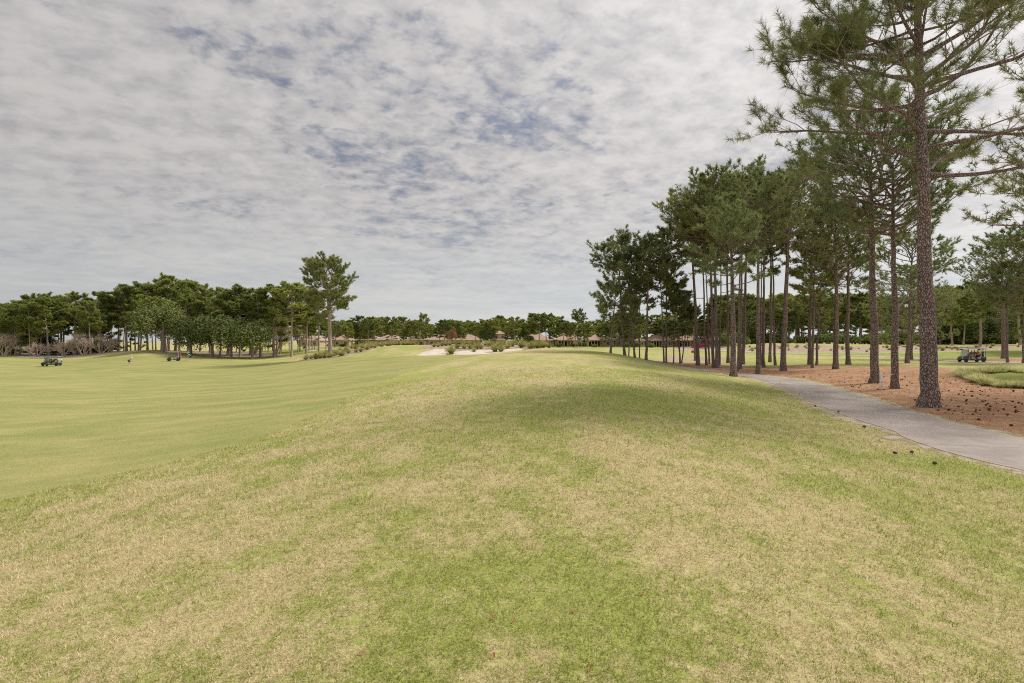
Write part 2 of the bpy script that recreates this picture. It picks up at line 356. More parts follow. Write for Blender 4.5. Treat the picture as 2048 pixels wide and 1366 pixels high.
# expansion joints and cracks across the slab
jo = attr(t, 'along'); jn = M_(t, 'ADD', jo, M_(t, 'MULTIPLY', M_(t, 'SUBTRACT', NOISE(t, p, 1.2, 3, .6), .5), .22))
jf = M_(t, 'ABSOLUTE', M_(t, 'SUBTRACT', M_(t, 'FRACT', M_(t, 'DIVIDE', jn, 3.1)), .5))
pc = MIX(t, M_(t, 'MULTIPLY', RAMP(t, jf, .009, .003), .6), pc, (0.07, 0.06, 0.055))
finish(t, pc, .9, bump=f2, bdist=.006, spec=.25)
m_path2, t = mat('concrete_path'); p = geo_pos(t); f1 = NOISE(t, p, .6, 5, .6)
finish(t, MIX(t, RAMP(t, f1, .3, .7), (0.34, 0.30, 0.28), (0.50, 0.45, 0.42)), .9, spec=.2)

def bark(name, ca, cb, cc, sc=1.0):
    m, t = mat(name); tcn = N(t, 'ShaderNodeTexCoord'); p = MAPV(t, tcn.outputs['Object'], scale=(1, 1, .38))
    wob = N(t, 'ShaderNodeVectorMath', operation='ADD'); t.links.new(p, wob.inputs[0])
    nn = N(t, 'ShaderNodeTexNoise'); t.links.new(p, nn.inputs['Vector']); nn.inputs['Scale'].default_value = 3 * sc
    sc2 = N(t, 'ShaderNodeVectorMath', operation='SCALE'); t.links.new(nn.outputs['Color'], sc2.inputs[0]); sc2.inputs['Scale'].default_value = .12; t.links.new(sc2.outputs[0], wob.inputs[1])
    vo = N(t, 'ShaderNodeTexVoronoi', feature='DISTANCE_TO_EDGE'); t.links.new(wob.outputs[0], vo.inputs['Vector']); vo.inputs['Scale'].default_value = 11 * sc
    vc = N(t, 'ShaderNodeTexVoronoi'); t.links.new(wob.outputs[0], vc.inputs['Vector']); vc.inputs['Scale'].default_value = 11 * sc
    sp = N(t, 'ShaderNodeSeparateColor'); t.links.new(vc.outputs['Color'], sp.inputs[0])
    c = MIX(t, sp.outputs[0], ca, cb)
    c = MIX(t, RAMP(t, sp.outputs[1], .82, .92), c, cc)
    big_ = NOISE(t, tcn.outputs['Object'], 1.3, 4, .6)
    c = MIX(t, M_(t, 'MULTIPLY', RAMP(t, big_, .4, .7), .5), c, (0.36, 0.31, 0.30))
    fine = NOISE(t, tcn.outputs['Object'], 30, 4, .7)
    c = MIX(t, M_(t, 'MULTIPLY', RAMP(t, fine, .4, .7), .35), c, (0.08, 0.055, 0.05))
    edge = RAMP(t, vo.outputs['Distance'], 0.0, .17)
    c = MIX(t, edge, (0.15, 0.105, 0.095), c)
    hgt = M_(t, 'ADD', edge, M_(t, 'MULTIPLY', fine, .25))
    finish(t, c, .95, bump=hgt, bdist=.05, spec=.1); return m
m_bark = bark('pine_bark', (0.40, 0.30, 0.28), (0.60, 0.50, 0.47), (0.52, 0.31, 0.20), 1.6)
m_bark_far, t = mat('far_bark'); tcn = N(t, 'ShaderNodeTexCoord'); f = NOISE(t, MAPV(t, tcn.outputs['Object'], scale=(1, 1, .3)), 3, 5, .7)
finish(t, MIX(t, RAMP(t, f, .3, .7), (0.28, 0.20, 0.18), (0.50, 0.39, 0.35)), .95, spec=.1)
m_branch, t = mat('branch_bark'); tcn = N(t, 'ShaderNodeTexCoord'); f = NOISE(t, tcn.outputs['Object'], 7, 5, .7)
finish(t, MIX(t, RAMP(t, f, .3, .7), (0.22, 0.17, 0.155), (0.42, 0.34, 0.31)), .95, spec=.1)
m_bare, t = mat('bare_twigs'); tcn = N(t, 'ShaderNodeTexCoord'); f = NOISE(t, tcn.outputs['Object'], 3, 5, .7)
finish(t, MIX(t, RAMP(t, f, .3, .7), (0.44, 0.33, 0.28), (0.66, 0.55, 0.48)), .95, spec=.1)
def foliage(name, dark, light, warm=None, trans=.38, hv=.5):
    m, t = mat(name); tn = attr(t, 'tone'); oi = N(t, 'ShaderNodeObjectInfo').outputs['Random']
    c = MIX(t, RAMP(t, M_(t, 'ADD', tn, M_(t, 'MULTIPLY', M_(t, 'SUBTRACT', oi, .5), hv)), 0.0, 1.0, 'LINEAR'), dark, light)
    if warm: c = MIX(t, RAMP(t, tn, .93, .97), c, warm)
    finish(t, c, .65, spec=.08, trans=trans); return m
m_pine = foliage('pine_needles', (0.13, 0.175, 0.075), (0.40, 0.43, 0.165), (0.26, 0.19, 0.08))
m_pine_far = foliage('far_pine_needles', (0.12, 0.17, 0.050), (0.43, 0.46, 0.125), None)
m_pine_pale = foliage('pale_pine_needles', (0.13, 0.185, 0.080), (0.33, 0.38, 0.15), (0.30, 0.23, 0.12))
m_magn = foliage('broad_leaves', (0.04, 0.07, 0.025), (0.25, 0.285, 0.10), None, .15)
m_shrub = foliage('shrub_leaves', (0.08, 0.12, 0.04), (0.28, 0.34, 0.11), None, .2)
m_olive = foliage('olive_leaves', (0.22, 0.18, 0.045), (0.40, 0.33, 0.10), None, .3)
m_rust = foliage('rusty_buds', (0.26, 0.12, 0.075), (0.42, 0.22, 0.14), None, .3)
m_clump = foliage('ornamental_grass', (0.22, 0.24, 0.07), (0.56, 0.53, 0.20), (0.42, 0.30, 0.16), .3)
m_varie = foliage('variegated_blades', (0.36, 0.40, 0.13), (0.92, 0.87, 0.52), (0.80, 0.62, 0.42), .3)
m_blade, t = mat('turf_blades'); g_ = attr(t, 'green'); tn = attr(t, 'tone')
c = MIX(t, g_, MIX(t, tn, (0.38, 0.30, 0.14), (0.92, 0.80, 0.53)), MIX(t, tn, (0.18, 0.22, 0.045), (0.53, 0.53, 0.165)))
finish(t, c, .7, spec=.15, trans=.35)

# ------------------------------------------------------------------ the ground and its coverings
nv, nu = GX.shape
def grid_faces(mask=None):
    iv, iu = np.meshgrid(np.arange(nv - 1), np.arange(nu - 1), indexing='ij')
    if mask is not None: iv, iu = iv[mask], iu[mask]
    a = (iv * nu + iu).ravel(); return np.stack([a, a + 1, a + nu + 1, a + nu], 1)
LU = lush(GX, GY)
ground = link('ground', new_mesh('ground', np.stack([GX, GY, GZ], -1).reshape(-1, 3), [grid_faces()], [m_rough], smooth=True, attrs={'lush': LU.ravel()}))
tag(ground, kind='structure')
def sdf_multi(X, Y, polys):
    s = None
    for p in polys:
        q = poly_sdf(X, Y, p); s = q if s is None else np.maximum(s, q)
    return s
def sheet(name, polys, m, h=.02, k=.15, amp=.3, nsc=1.5, seed=0, kind='structure', dip=0.0):
    sd = sdf_multi(GX, GY, polys) + (fbm(GX / nsc, GY / nsc, 70 + seed, 3) - .5) * 2 * amp
    off = np.clip(sd * k, -.3, h) - dip * sstep(.3, 2.5, sd)
    c = (sd[:-1, :-1] > 0) | (sd[1:, :-1] > 0) | (sd[:-1, 1:] > 0) | (sd[1:, 1:] > 0)
    f = grid_faces(c); used = np.unique(f); remap = np.full(nv * nu, -1); remap[used] = np.arange(len(used))
    V = np.stack([GX, GY, GZ + off], -1).reshape(-1, 3)[used]
    o = link(name, new_mesh(name, V, [remap[f]], [m], smooth=True)); return tag(o, kind=kind)
fairway = sheet('fairway', [fair_poly], m_fair, h=.02, amp=.5, nsc=1.1)
# green lawn inside the hedge on the right, and the mown strip beyond the second path
lawn_poly = [hit(*p) for p in [(1940, 762), (2048, 771), (2200, 778), (2330, 760), (2200, 744), (2048, 742), (1985, 748)]]
m_lawn, t = mat('lawn'); p = geo_pos(t); f1 = NOISE(t, p, .8, 5, .6); f2 = NOISE(t, p, 14, 4, .7)
c = MIX(t, RAMP(t, f1, .35, .65), (0.20, 0.255, 0.045), (0.31, 0.33, 0.085)); finish(t, MIX(t, M_(t, 'MULTIPLY', RAMP(t, f2, .4, .7), .4), c, (0.36, 0.31, 0.13)), .9, spec=.1)
lawn = sheet('lawn', [lawn_poly], m_lawn, h=.09, k=.25, amp=.15, nsc=1.5, seed=3)
field2 = sheet('far_fairway', [[G(1480, 112), G(1700, 100), G(1900, 84), G(2060, 76), G(2300, 70), G(2500, 110), G(2060, 114), G(1850, 110), G(1700, 111)], [G(640, 128), G(900, 126), G(900, 200), G(560, 190), G(450, 150)]], m_lawn, h=.02, amp=.5, nsc=3, seed=4)
straw_bed = sheet('pine_straw_ground', [needle_poly, near_strip, ell(1815, 66, 2.0, 1.4), ell(2020, 80, 11, 7), ell(1620, 60, 4, 3)], m_needle, h=.035, k=.12, amp=.45, nsc=1.2, seed=1)
sand = sheet('sand_bunker', sand_polys, m_sand, h=.06, k=.2, amp=.35, nsc=2.5, seed=2, dip=.0)
scrub = sheet('sandy_waste_ground', scrub_polys, m_scrub, h=.04, k=.15, amp=.8, nsc=3, seed=5)
bare_bed = sheet('bare_woodland_ground', [[G(-400, 150), G(0, 150), G(150, 143), G(230, 138), G(420, 133), G(560, 126), G(560, 140), G(420, 190), G(-400, 190)], [G(1350, 185), G(1500, 165), G(2100, 165), G(2600, 160), G(2600, 300), G(1350, 300)], [G(1480, 76), G(1330, 82), G(1330, 110), G(1420, 100), G(1500, 88)]], m_scrub, h=.04, k=.1, amp=1.0, nsc=4, seed=6)

def strip(name, cl, half, m, h=.03, step=.4):
    L = np.concatenate([[0], np.cumsum(np.hypot(*np.diff(cl, axis=0).T))]); s = np.arange(0, L[-1], step)
    x = np.interp(s, L, cl[:, 0]); y = np.interp(s, L, cl[:, 1])
    tx, ty = np.gradient(x), np.gradient(y); n_ = np.hypot(tx, ty); nx, ny = -ty / n_, tx / n_
    T = np.array([-1.0, -1.0, -.9, -.5, 0, .5, .9, 1.0, 1.0]); K = len(T)
    wob = 1 + (fbm(s / 1.7, s * 0 + 3, 5, 3) - .5) * .10
    X = x[:, None] + nx[:, None] * T * (half * wob)[:, None]; Y = y[:, None] + ny[:, None] * T * (half * wob)[:, None]
    Z = ground_z(X.ravel(), Y.ravel()).reshape(X.shape) + h
    Z[:, 0] -= h + .12; Z[:, -1] -= h + .12; X[:, 0] -= nx * .02; X[:, -1] += nx * .02
    a = (np.arange(len(s) - 1)[:, None] * K + np.arange(K - 1)).ravel()
    f = np.stack([a, a + 1, a + K + 1, a + K], 1)
    return link(name, new_mesh(name, np.stack([X, Y, Z], -1).reshape(-1, 3), [f[:, ::-1]], [m], smooth=False, attrs={'edge': np.tile(np.abs(T), len(s)), 'along': np.repeat(s, K)}))
CL = smooth_line(PATH_C, 10)
m_verge, t = mat('sandy_verge'); p = geo_pos(t); f1 = NOISE(t, p, 2.2, 6, .7); f2 = NOISE(t, p, 18, 5, .75)
vc_ = MIX(t, RAMP(t, f1, .40, .62), (0.34, 0.28, 0.15), (0.60, 0.52, 0.42)); finish(t, MIX(t, M_(t, 'MULTIPLY', RAMP(t, f2, .5, .68), .6), vc_, (0.24, 0.17, 0.11)), .95, bump=f2, bdist=.04, spec=.1)
def offs(sg):
    tx, ty = np.gradient(CL[:, 0]), np.gradient(CL[:, 1]); n_ = np.hypot(tx, ty); return [(x - sg * b / m * (PATH_W + .6), y + sg * a / m * (PATH_W + .6)) for x, y, a, b, m in zip(CL[:, 0], CL[:, 1], tx, ty, n_)]
verge = sheet('path_verge', [[(a[0], a[1]) for a in offs(1)] + [(a[0], a[1]) for a in offs(-1)[::-1]]], m_verge, h=.018, k=.10, amp=.55, nsc=.9, seed=9)
path = tag(strip('path', CL, PATH_W, m_path, h=.032, step=.3), kind='structure')
cl2 = smooth_line([hit(*p) for p in [(1150, 697), (1250, 698), (1340, 699.5), (1450, 702), (1560, 706.5), (1700, 711.5), (1800, 715), (1905, 722), (1960, 724.2), (2048, 727.5), (2250, 735), (2600, 745)]], 8)
path2 = tag(strip('distant_path', cl2, 1.5, m_path2, h=.06, step=1.0), kind='structure')
cl3 = smooth_line([hit(*p) for p in [(-60, 714.5), (30, 713.5), (85, 713), (120, 711.5), (155, 710.5)]], 8)

# ---- turf blades, too many to count
def in_view(n, y0, y1, pw, seed):
    g = np.random.default_rng(seed); u = g.random(n)
    if abs(pw - 1) < 1e-6: Y = y0 * (y1 / y0) ** u
    else: e = 1 - pw; Y = (y0 ** e + u * (y1 ** e - y0 ** e)) ** (1 / e)
    X = (g.random(n) * 2 - 1) * (1.06 * Y + 1.0)
    return X, Y, g
def blades(name, X, Y, g, h0, w0, green, base_z=0.0, up=.5, m=None, grow=.75, ref=4.0):
    n = len(X); Z = ground_z(X, Y) + base_z
    sc = np.maximum(Y / ref, 1.0) ** grow; lenv = h0 * (.55 + .9 * g.random(n)) * np.minimum(sc, 1.8); wid = w0 * (.7 + .6 * g.random(n)) * sc
    az = g.random(n) * 6.283; el = np.clip(g.normal(up, .35, n), .05, 1.4)
    dx, dy, dz = np.cos(az) * np.cos(el), np.sin(az) * np.cos(el), np.sin(el)
    pa = az + 1.571 + g.normal(0, .5, n); wx, wy = np.cos(pa) * wid / 2, np.sin(pa) * wid / 2
    V = np.empty((n, 3, 3), np.float32)
    V[:, 0] = np.stack([X - wx, Y - wy, Z - .004], 1); V[:, 1] = np.stack([X + wx, Y + wy, Z - .004], 1)
    V[:, 2] = np.stack([X + dx * lenv, Y + dy * lenv, Z + dz * lenv], 1)
    tone = g.random(n)
    me = new_mesh(name, V.reshape(-1, 3), [np.arange(3 * n).reshape(n, 3)], [m], attrs={'green': np.repeat(green, 3), 'tone': np.repeat(tone, 3)})
    return link(name, me)
X, Y, g = in_view(800000, 2.3, 32, 1.0, 11)
keep = (poly_sdf(X, Y, fair_poly) + (fbm(X / 1.1, Y / 1.1, 70, 3) - .5) * 1.0 < .3 * g.random(len(X)) ** 2)
dpath = np.full(len(X), 9.0)
for i in range(0, len(CL), 3): dpath = np.minimum(dpath, np.hypot(X - CL[i, 0], Y - CL[i, 1]))
keep &= (dpath > PATH_W + .15 + .5 * g.random(len(X)) ** 2) & (sdf_multi(X, Y, [needle_poly, near_strip]) < .1) & (X < 15.5)
X, Y = X[keep], Y[keep]
lv = lush(X, Y) + (fbm(X / .07, Y / .07, 88, 2) - .5) * 1.9 + (fbm(X / .3, Y / .4, 89, 2) - .5) * 1.2
green = (lv + g.normal(0, .22, len(X)) > .5).astype(float)
tufty = fbm(X / .11, Y / .11, 99, 2)
kk = g.random(len(X)) < sstep(.15, .6, tufty) + .25
X, Y, green = X[kk], Y[kk], green[kk]
grass = blades('grass', X, Y, g, .040, .0050, green, m=m_blade); tag(grass, 'short straw and green turf blades on the mound', kind='stuff')
X, Y, g = in_view(420000, 7, 46, 1.25, 19); kf = (X < 0) & (poly_sdf(X, Y, fair_poly) > -.1); X, Y = X[kf], Y[kf]
lf_ = fbm(X / 3.5, Y / 1.2, 61, 4) * .7 + fbm(X / .25, Y / .25, 62, 2) * .5
fgreen = (lf_ + g.normal(0, .10, len(X)) > .50).astype(float) * .8
fg = blades('fairway_grass', X, Y, g, .020, .0055, fgreen, base_z=.02, m=m_blade, up=.35, ref=7); tag(fg, 'short mown fairway grass', kind='stuff')
# pine straw lying loose on the bed
n = 70000; X, Y, g = in_view(n, 11, 48, 1.2, 12); k2 = sdf_multi(X, Y, [needle_poly, near_strip]) > -.4
for i in range(0, len(CL), 3): k2 &= np.hypot(X - CL[i, 0], Y - CL[i, 1]) > PATH_W - .25 * (g.random(n) ** 3)
X, Y = X[k2], Y[k2]
m_litter, t = mat('loose_pine_straw'); tn = attr(t, 'tone'); finish(t, MIX(t, tn, (0.22, 0.09, 0.045), (0.66, 0.42, 0.25)), .8, spec=.1)
litter = blades('pine_straw', X, Y, g, .16, .012, np.zeros(len(X)), base_z=.045, up=.10, m=m_litter, ref=12, grow=.6); tag(litter, 'loose brown pine straw spread under the pines', kind='stuff')

# ------------------------------------------------------------------ trees
def tubes(P, Rr, sides, lobes=None):
    n, k, _ = P.shape; T = np.gradient(P, axis=1); T /= np.linalg.norm(T, axis=2, keepdims=True) + 1e-9
    ref = np.where(np.abs(T[:, :1, 2:3]) > .8, np.array([1., 0, 0]), np.array([0., 0, 1.])); ref = np.broadcast_to(ref, P.shape)
    A_ = np.cross(T, ref); A_ /= np.linalg.norm(A_, axis=2, keepdims=True) + 1e-9; B_ = np.cross(T, A_)
    a = np.arange(sides) / sides * 2 * np.pi
    rr = Rr[:, :, None] * np.ones(sides)
    if lobes is not None: rr = rr * lobes
    V = P[:, :, None] + rr[..., None] * (np.cos(a)[:, None] * A_[:, :, None] + np.sin(a)[:, None] * B_[:, :, None])
    idx = np.arange(n * k * sides).reshape(n, k, sides)
    f = np.stack([idx[:, :-1], np.roll(idx[:, :-1], -1, 2), np.roll(idx[:, 1:], -1, 2), idx[:, 1:]], -1).reshape(-1, 4)
    return V.reshape(-1, 3), f
def unit(v): return v / (np.linalg.norm(v, axis=-1, keepdims=True) + 1e-9)
def tufts(C0, D, L, w, n, g, spread=1.0, tone=None):
    """bursts of needles: C0 (m,3) centres, D (m,3) twig directions"""
    m = len(C0); r = unit(g.normal(0, 1, (m, n, 3))); d = unit(D[:, None] * (1.1 / spread) + r)
    Lr = L * (.7 + .5 * g.random((m, n, 1))); wv = unit(np.cross(d, unit(g.normal(0, 1, (m, n, 3))))) * w * .5
    b = C0[:, None] + d * Lr * .04 - D[:, None] * (g.random((m, n, 1)) * L * .55)
    V = np.stack([b - wv, b + wv, b + d * Lr], 2).reshape(-1, 3)
    tn = (g.random(m) * .55 + .2) if tone is None else tone
    tn = np.repeat(np.clip(tn[:, None] + g.normal(0, .14, (m, n)), 0, 1).ravel(), 3)
    return V, tn
def grow(S, D, L, k, bend, wig, g):
    """polylines from S in direction D with upward bend"""
    n = len(S); P = np.empty((n, k, 3)); P[:, 0] = S; d = D.copy(); st = (L / (k - 1))[:, None]
    for i in range(1, k):
        d = unit(d + g.normal(0, wig, (n, 3)) + np.array([0, 0, 1.]) * bend[:, None] if hasattr(bend, 'shape') else d + g.normal(0, wig, (n, 3)) + np.array([0, 0, bend]))
        P[:, i] = P[:, i - 1] + d * st
    return P
def along(P, idx, f):
    """point and direction on polyline idx at fraction f"""
    k = P.shape[1]; x = f * (k - 1); i = np.minimum(x.astype(int), k - 2); fr = (x - i)[:, None]
    a = P[idx, i]; b = P[idx, i + 1]; return a + (b - a) * fr, unit(b - a)
def pine_parts(H, r0, cb, Rc, lean=(0, 0), nprim=26, nsec=6, nter=3, ntri=9, L=.24, w=.05, seed=0, sides=10, prim=None, tuftiness=1.0, flare=.5, low=0, shape=1.0, bow=0.0, fork=0):
    g = np.random.default_rng(seed)
    k = 22 if sides > 12 else 12; t_ = np.linspace(0, 1, k) ** (1.5 if sides > 12 else 1.2); hh = t_ * H
    wx = np.cumsum(g.normal(0, 1, k)) * .012 * H / k * 2; wy = np.cumsum(g.normal(0, 1, k)) * .012 * H / k * 2
    wx -= wx[0]; wy -= wy[0]
    H = H - (.50 if prim is None else .2) * Rc; hh = t_ * H
    TP = np.stack([lean[0] * (t_ + bow * np.sin(t_ * np.pi)) + wx, lean[1] * t_ + wy, hh], 1)
    rr = r0 * np.maximum(1 - .80 * t_, .1) ** .85 + r0 * flare * np.exp(-hh / (r0 * 1.1)); TP[0, 2] = -.25
    lobes = None
    if sides > 12:
        a = np.arange(sides) / sides * 2 * np.pi; fl = np.exp(-hh / (r0 * 1.4))[:, None]
        lobes = (1 + fl * (.13 * np.sin(5 * a + seed) + .10 * np.sin(8 * a + 2 * seed)) + .03 * g.normal(0, 1, (k, sides)))[None]
    tv, tf = tubes(TP[None], rr[None], sides, lobes)
    def tp(s):
        h_ = (cb + (1 - cb) * s) * H; return np.stack([np.interp(h_, hh, TP[:, 0]), np.interp(h_, hh, TP[:, 1]), h_], 1), np.interp(h_, hh, rr)
    s = (np.arange(nprim) + g.random(nprim)) / nprim; s = np.clip(s ** .9, 0, .985)
    az = np.arange(nprim) * 2.4 + g.normal(0, .5, nprim)
    Ln = Rc * np.where(s < .45, .72 + .28 * s / .45, np.clip(1 - ((s - .45) / .60) ** 2, .10, 1) ** .36) * (.74 + .42 * g.random(nprim)) * shape
    el = R(2) + R(40) * s ** 2.2 + g.normal(0, R(10), nprim)
    if low:   # a few lower, shorter, ragged limbs
        s2 = -g.random(low) * .55 * cb / (1 - cb); s = np.concatenate([s, s2]); az = np.concatenate([az, g.random(low) * 6.28]); Ln = np.concatenate([Ln, Rc * (.4 + .5 * g.random(low))]); el = np.concatenate([el, g.normal(R(5), R(12), low)])
    S, rs = tp(s)
    D = np.stack([np.cos(az) * np.cos(el), np.sin(az) * np.cos(el), np.sin(el)], 1)
    if prim is not None:
        pz, paz, pL, pel = [np.array(v, float) for v in zip(*prim)]
        sx = (pz / H - cb) / (1 - cb); S1, r1 = tp(sx); D1 = np.stack([np.cos(paz) * np.cos(pel), np.sin(paz) * np.cos(pel), np.sin(pel)], 1)
        S, rs, D, Ln = np.vstack([S, S1]), np.concatenate([rs, r1]), np.vstack([D, D1]), np.concatenate([Ln, pL])
    n = len(S); P1 = grow(S, D, Ln, 8, .045 + .03 * g.random(n), .115, g)
    R1 = (np.clip(.024 * Ln ** .8, .02, .6) * 0.85)[:, None] * np.array([1, .9, .78, .66, .54, .42, .3, .16]); R1 = np.minimum(R1, (rs * .7)[:, None])
    # secondary
    i2 = np.repeat(np.arange(n), nsec); f2 = np.clip((np.tile(np.arange(nsec), n) + g.random(n * nsec)) / nsec * .70 + .30, 0, 1)
    p2, d2 = along(P1, i2, f2); sgn = np.where(np.tile(np.arange(nsec), n) % 2 == 0, 1, -1) * (.55 + .6 * g.random(n * nsec))
    side = unit(np.cross(d2, [0, 0, 1.])); D2 = unit(d2 + side * sgn[:, None] + np.array([0, 0, .22]) + g.normal(0, .18, d2.shape))
    L2 = np.clip(Ln[i2] * .42 * (1.25 - .75 * f2), .5, 3.2) * (.7 + .5 * g.random(len(i2)))
    P2 = grow(p2, D2, L2, 5, .05, .11, g); R2 = (.008 + .008 * L2)[:, None] * np.array([1, .8, .6, .45, .3])
    i3 = np.repeat(np.arange(len(P2)), nter); f3 = np.clip((np.tile(np.arange(nter), len(P2)) + g.random(len(i3))) / nter * .60 + .42, 0, 1)
    p3, d3 = along(P2, i3, f3); sg3 = g.choice([-1, 1], len(i3)) * (.4 + .6 * g.random(len(i3)))
    D3 = unit(d3 + unit(np.cross(d3, [0, 0, 1.])) * sg3[:, None] + np.array([0, 0, .38]) + g.normal(0, .25, d3.shape))
    L3 = np.clip(L2[i3] * .42, .3, 1.1) * (.6 + .6 * g.random(len(i3)))
    P3 = grow(p3, D3, L3, 3, .08, .12, g); R3 = np.full((len(P3), 1), .008) * np.array([1.3, 1, .7])
    v_, f_ = tubes(P1, R1, 7); tf = np.vstack([tf, f_ + len(tv)]); tv = np.vstack([tv, v_])
    parts = [tubes(P2, R2, 4), tubes(P3, R3 * (1.3 if sides <= 12 else 1), 3)]
    BV, BF, off = [], [], 0
    for v, f in parts: BV.append(v); BF.append(f + off); off += len(v)
    # needle bursts
    C_, D_ = [P3[:, 2], P2[:, 4], P1[:, 7]], [unit(P3[:, 2] - P3[:, 1]), unit(P2[:, 4] - P2[:, 3]), unit(P1[:, 7] - P1[:, 6])]
    C_.append(P3[:, 1]); D_.append(unit(P3[:, 1] - P3[:, 0]))
    q = g.random(len(P2)) < .6; C_.append(P2[q, 3]); D_.append(unit(P2[q, 3] - P2[q, 2]))
    CC, DD = np.vstack(C_), np.vstack(D_); kp = g.random(len(CC)) < tuftiness * (.55 + .65 * np.clip((CC[:, 2] / H - cb + .05) / (1 - cb + .05), 0, 1)); CC, DD = CC[kp], DD[kp]
    clump = vnoise(CC[:, 0] / 1.6 + 40, CC[:, 2] / 1.6 + 7 + CC[:, 1] * .3, seed) * .6 + .12 + g.random(len(CC)) * .25
    NV, tn = tufts(CC, DD, L, w, ntri, g, 1.25, clump)
    return (tv, tf), (np.vstack(BV), BF), (NV, tn)
def add_pine(name, loc, par, m_leaf, label, group=None, m_b=None, m_br=None, rz=0.0, cat='pine tree', separate=True):
    (tv, tf), (bv, bf), (nvv, tn) = par
    e = empty(name, loc, rz, label=label, cat=cat, group=group)
    link('trunk', new_mesh('trunk', tv, [tf], [m_b or m_bark], smooth=True), e)
    V = np.vstack([nvv, bv]); nf = len(nvv) // 3; F_ = [np.arange(3 * nf).reshape(nf, 3)] + [f + len(nvv) for f in bf]
    fm = np.concatenate([np.zeros(nf, int), np.ones(sum(len(f) for f in bf), int)])
    link('crown', new_mesh('crown', V, F_, [m_leaf, m_br or m_branch], fmat=fm, attrs={'tone': np.concatenate([tn, np.full(len(bv), .5)])}), e); return e

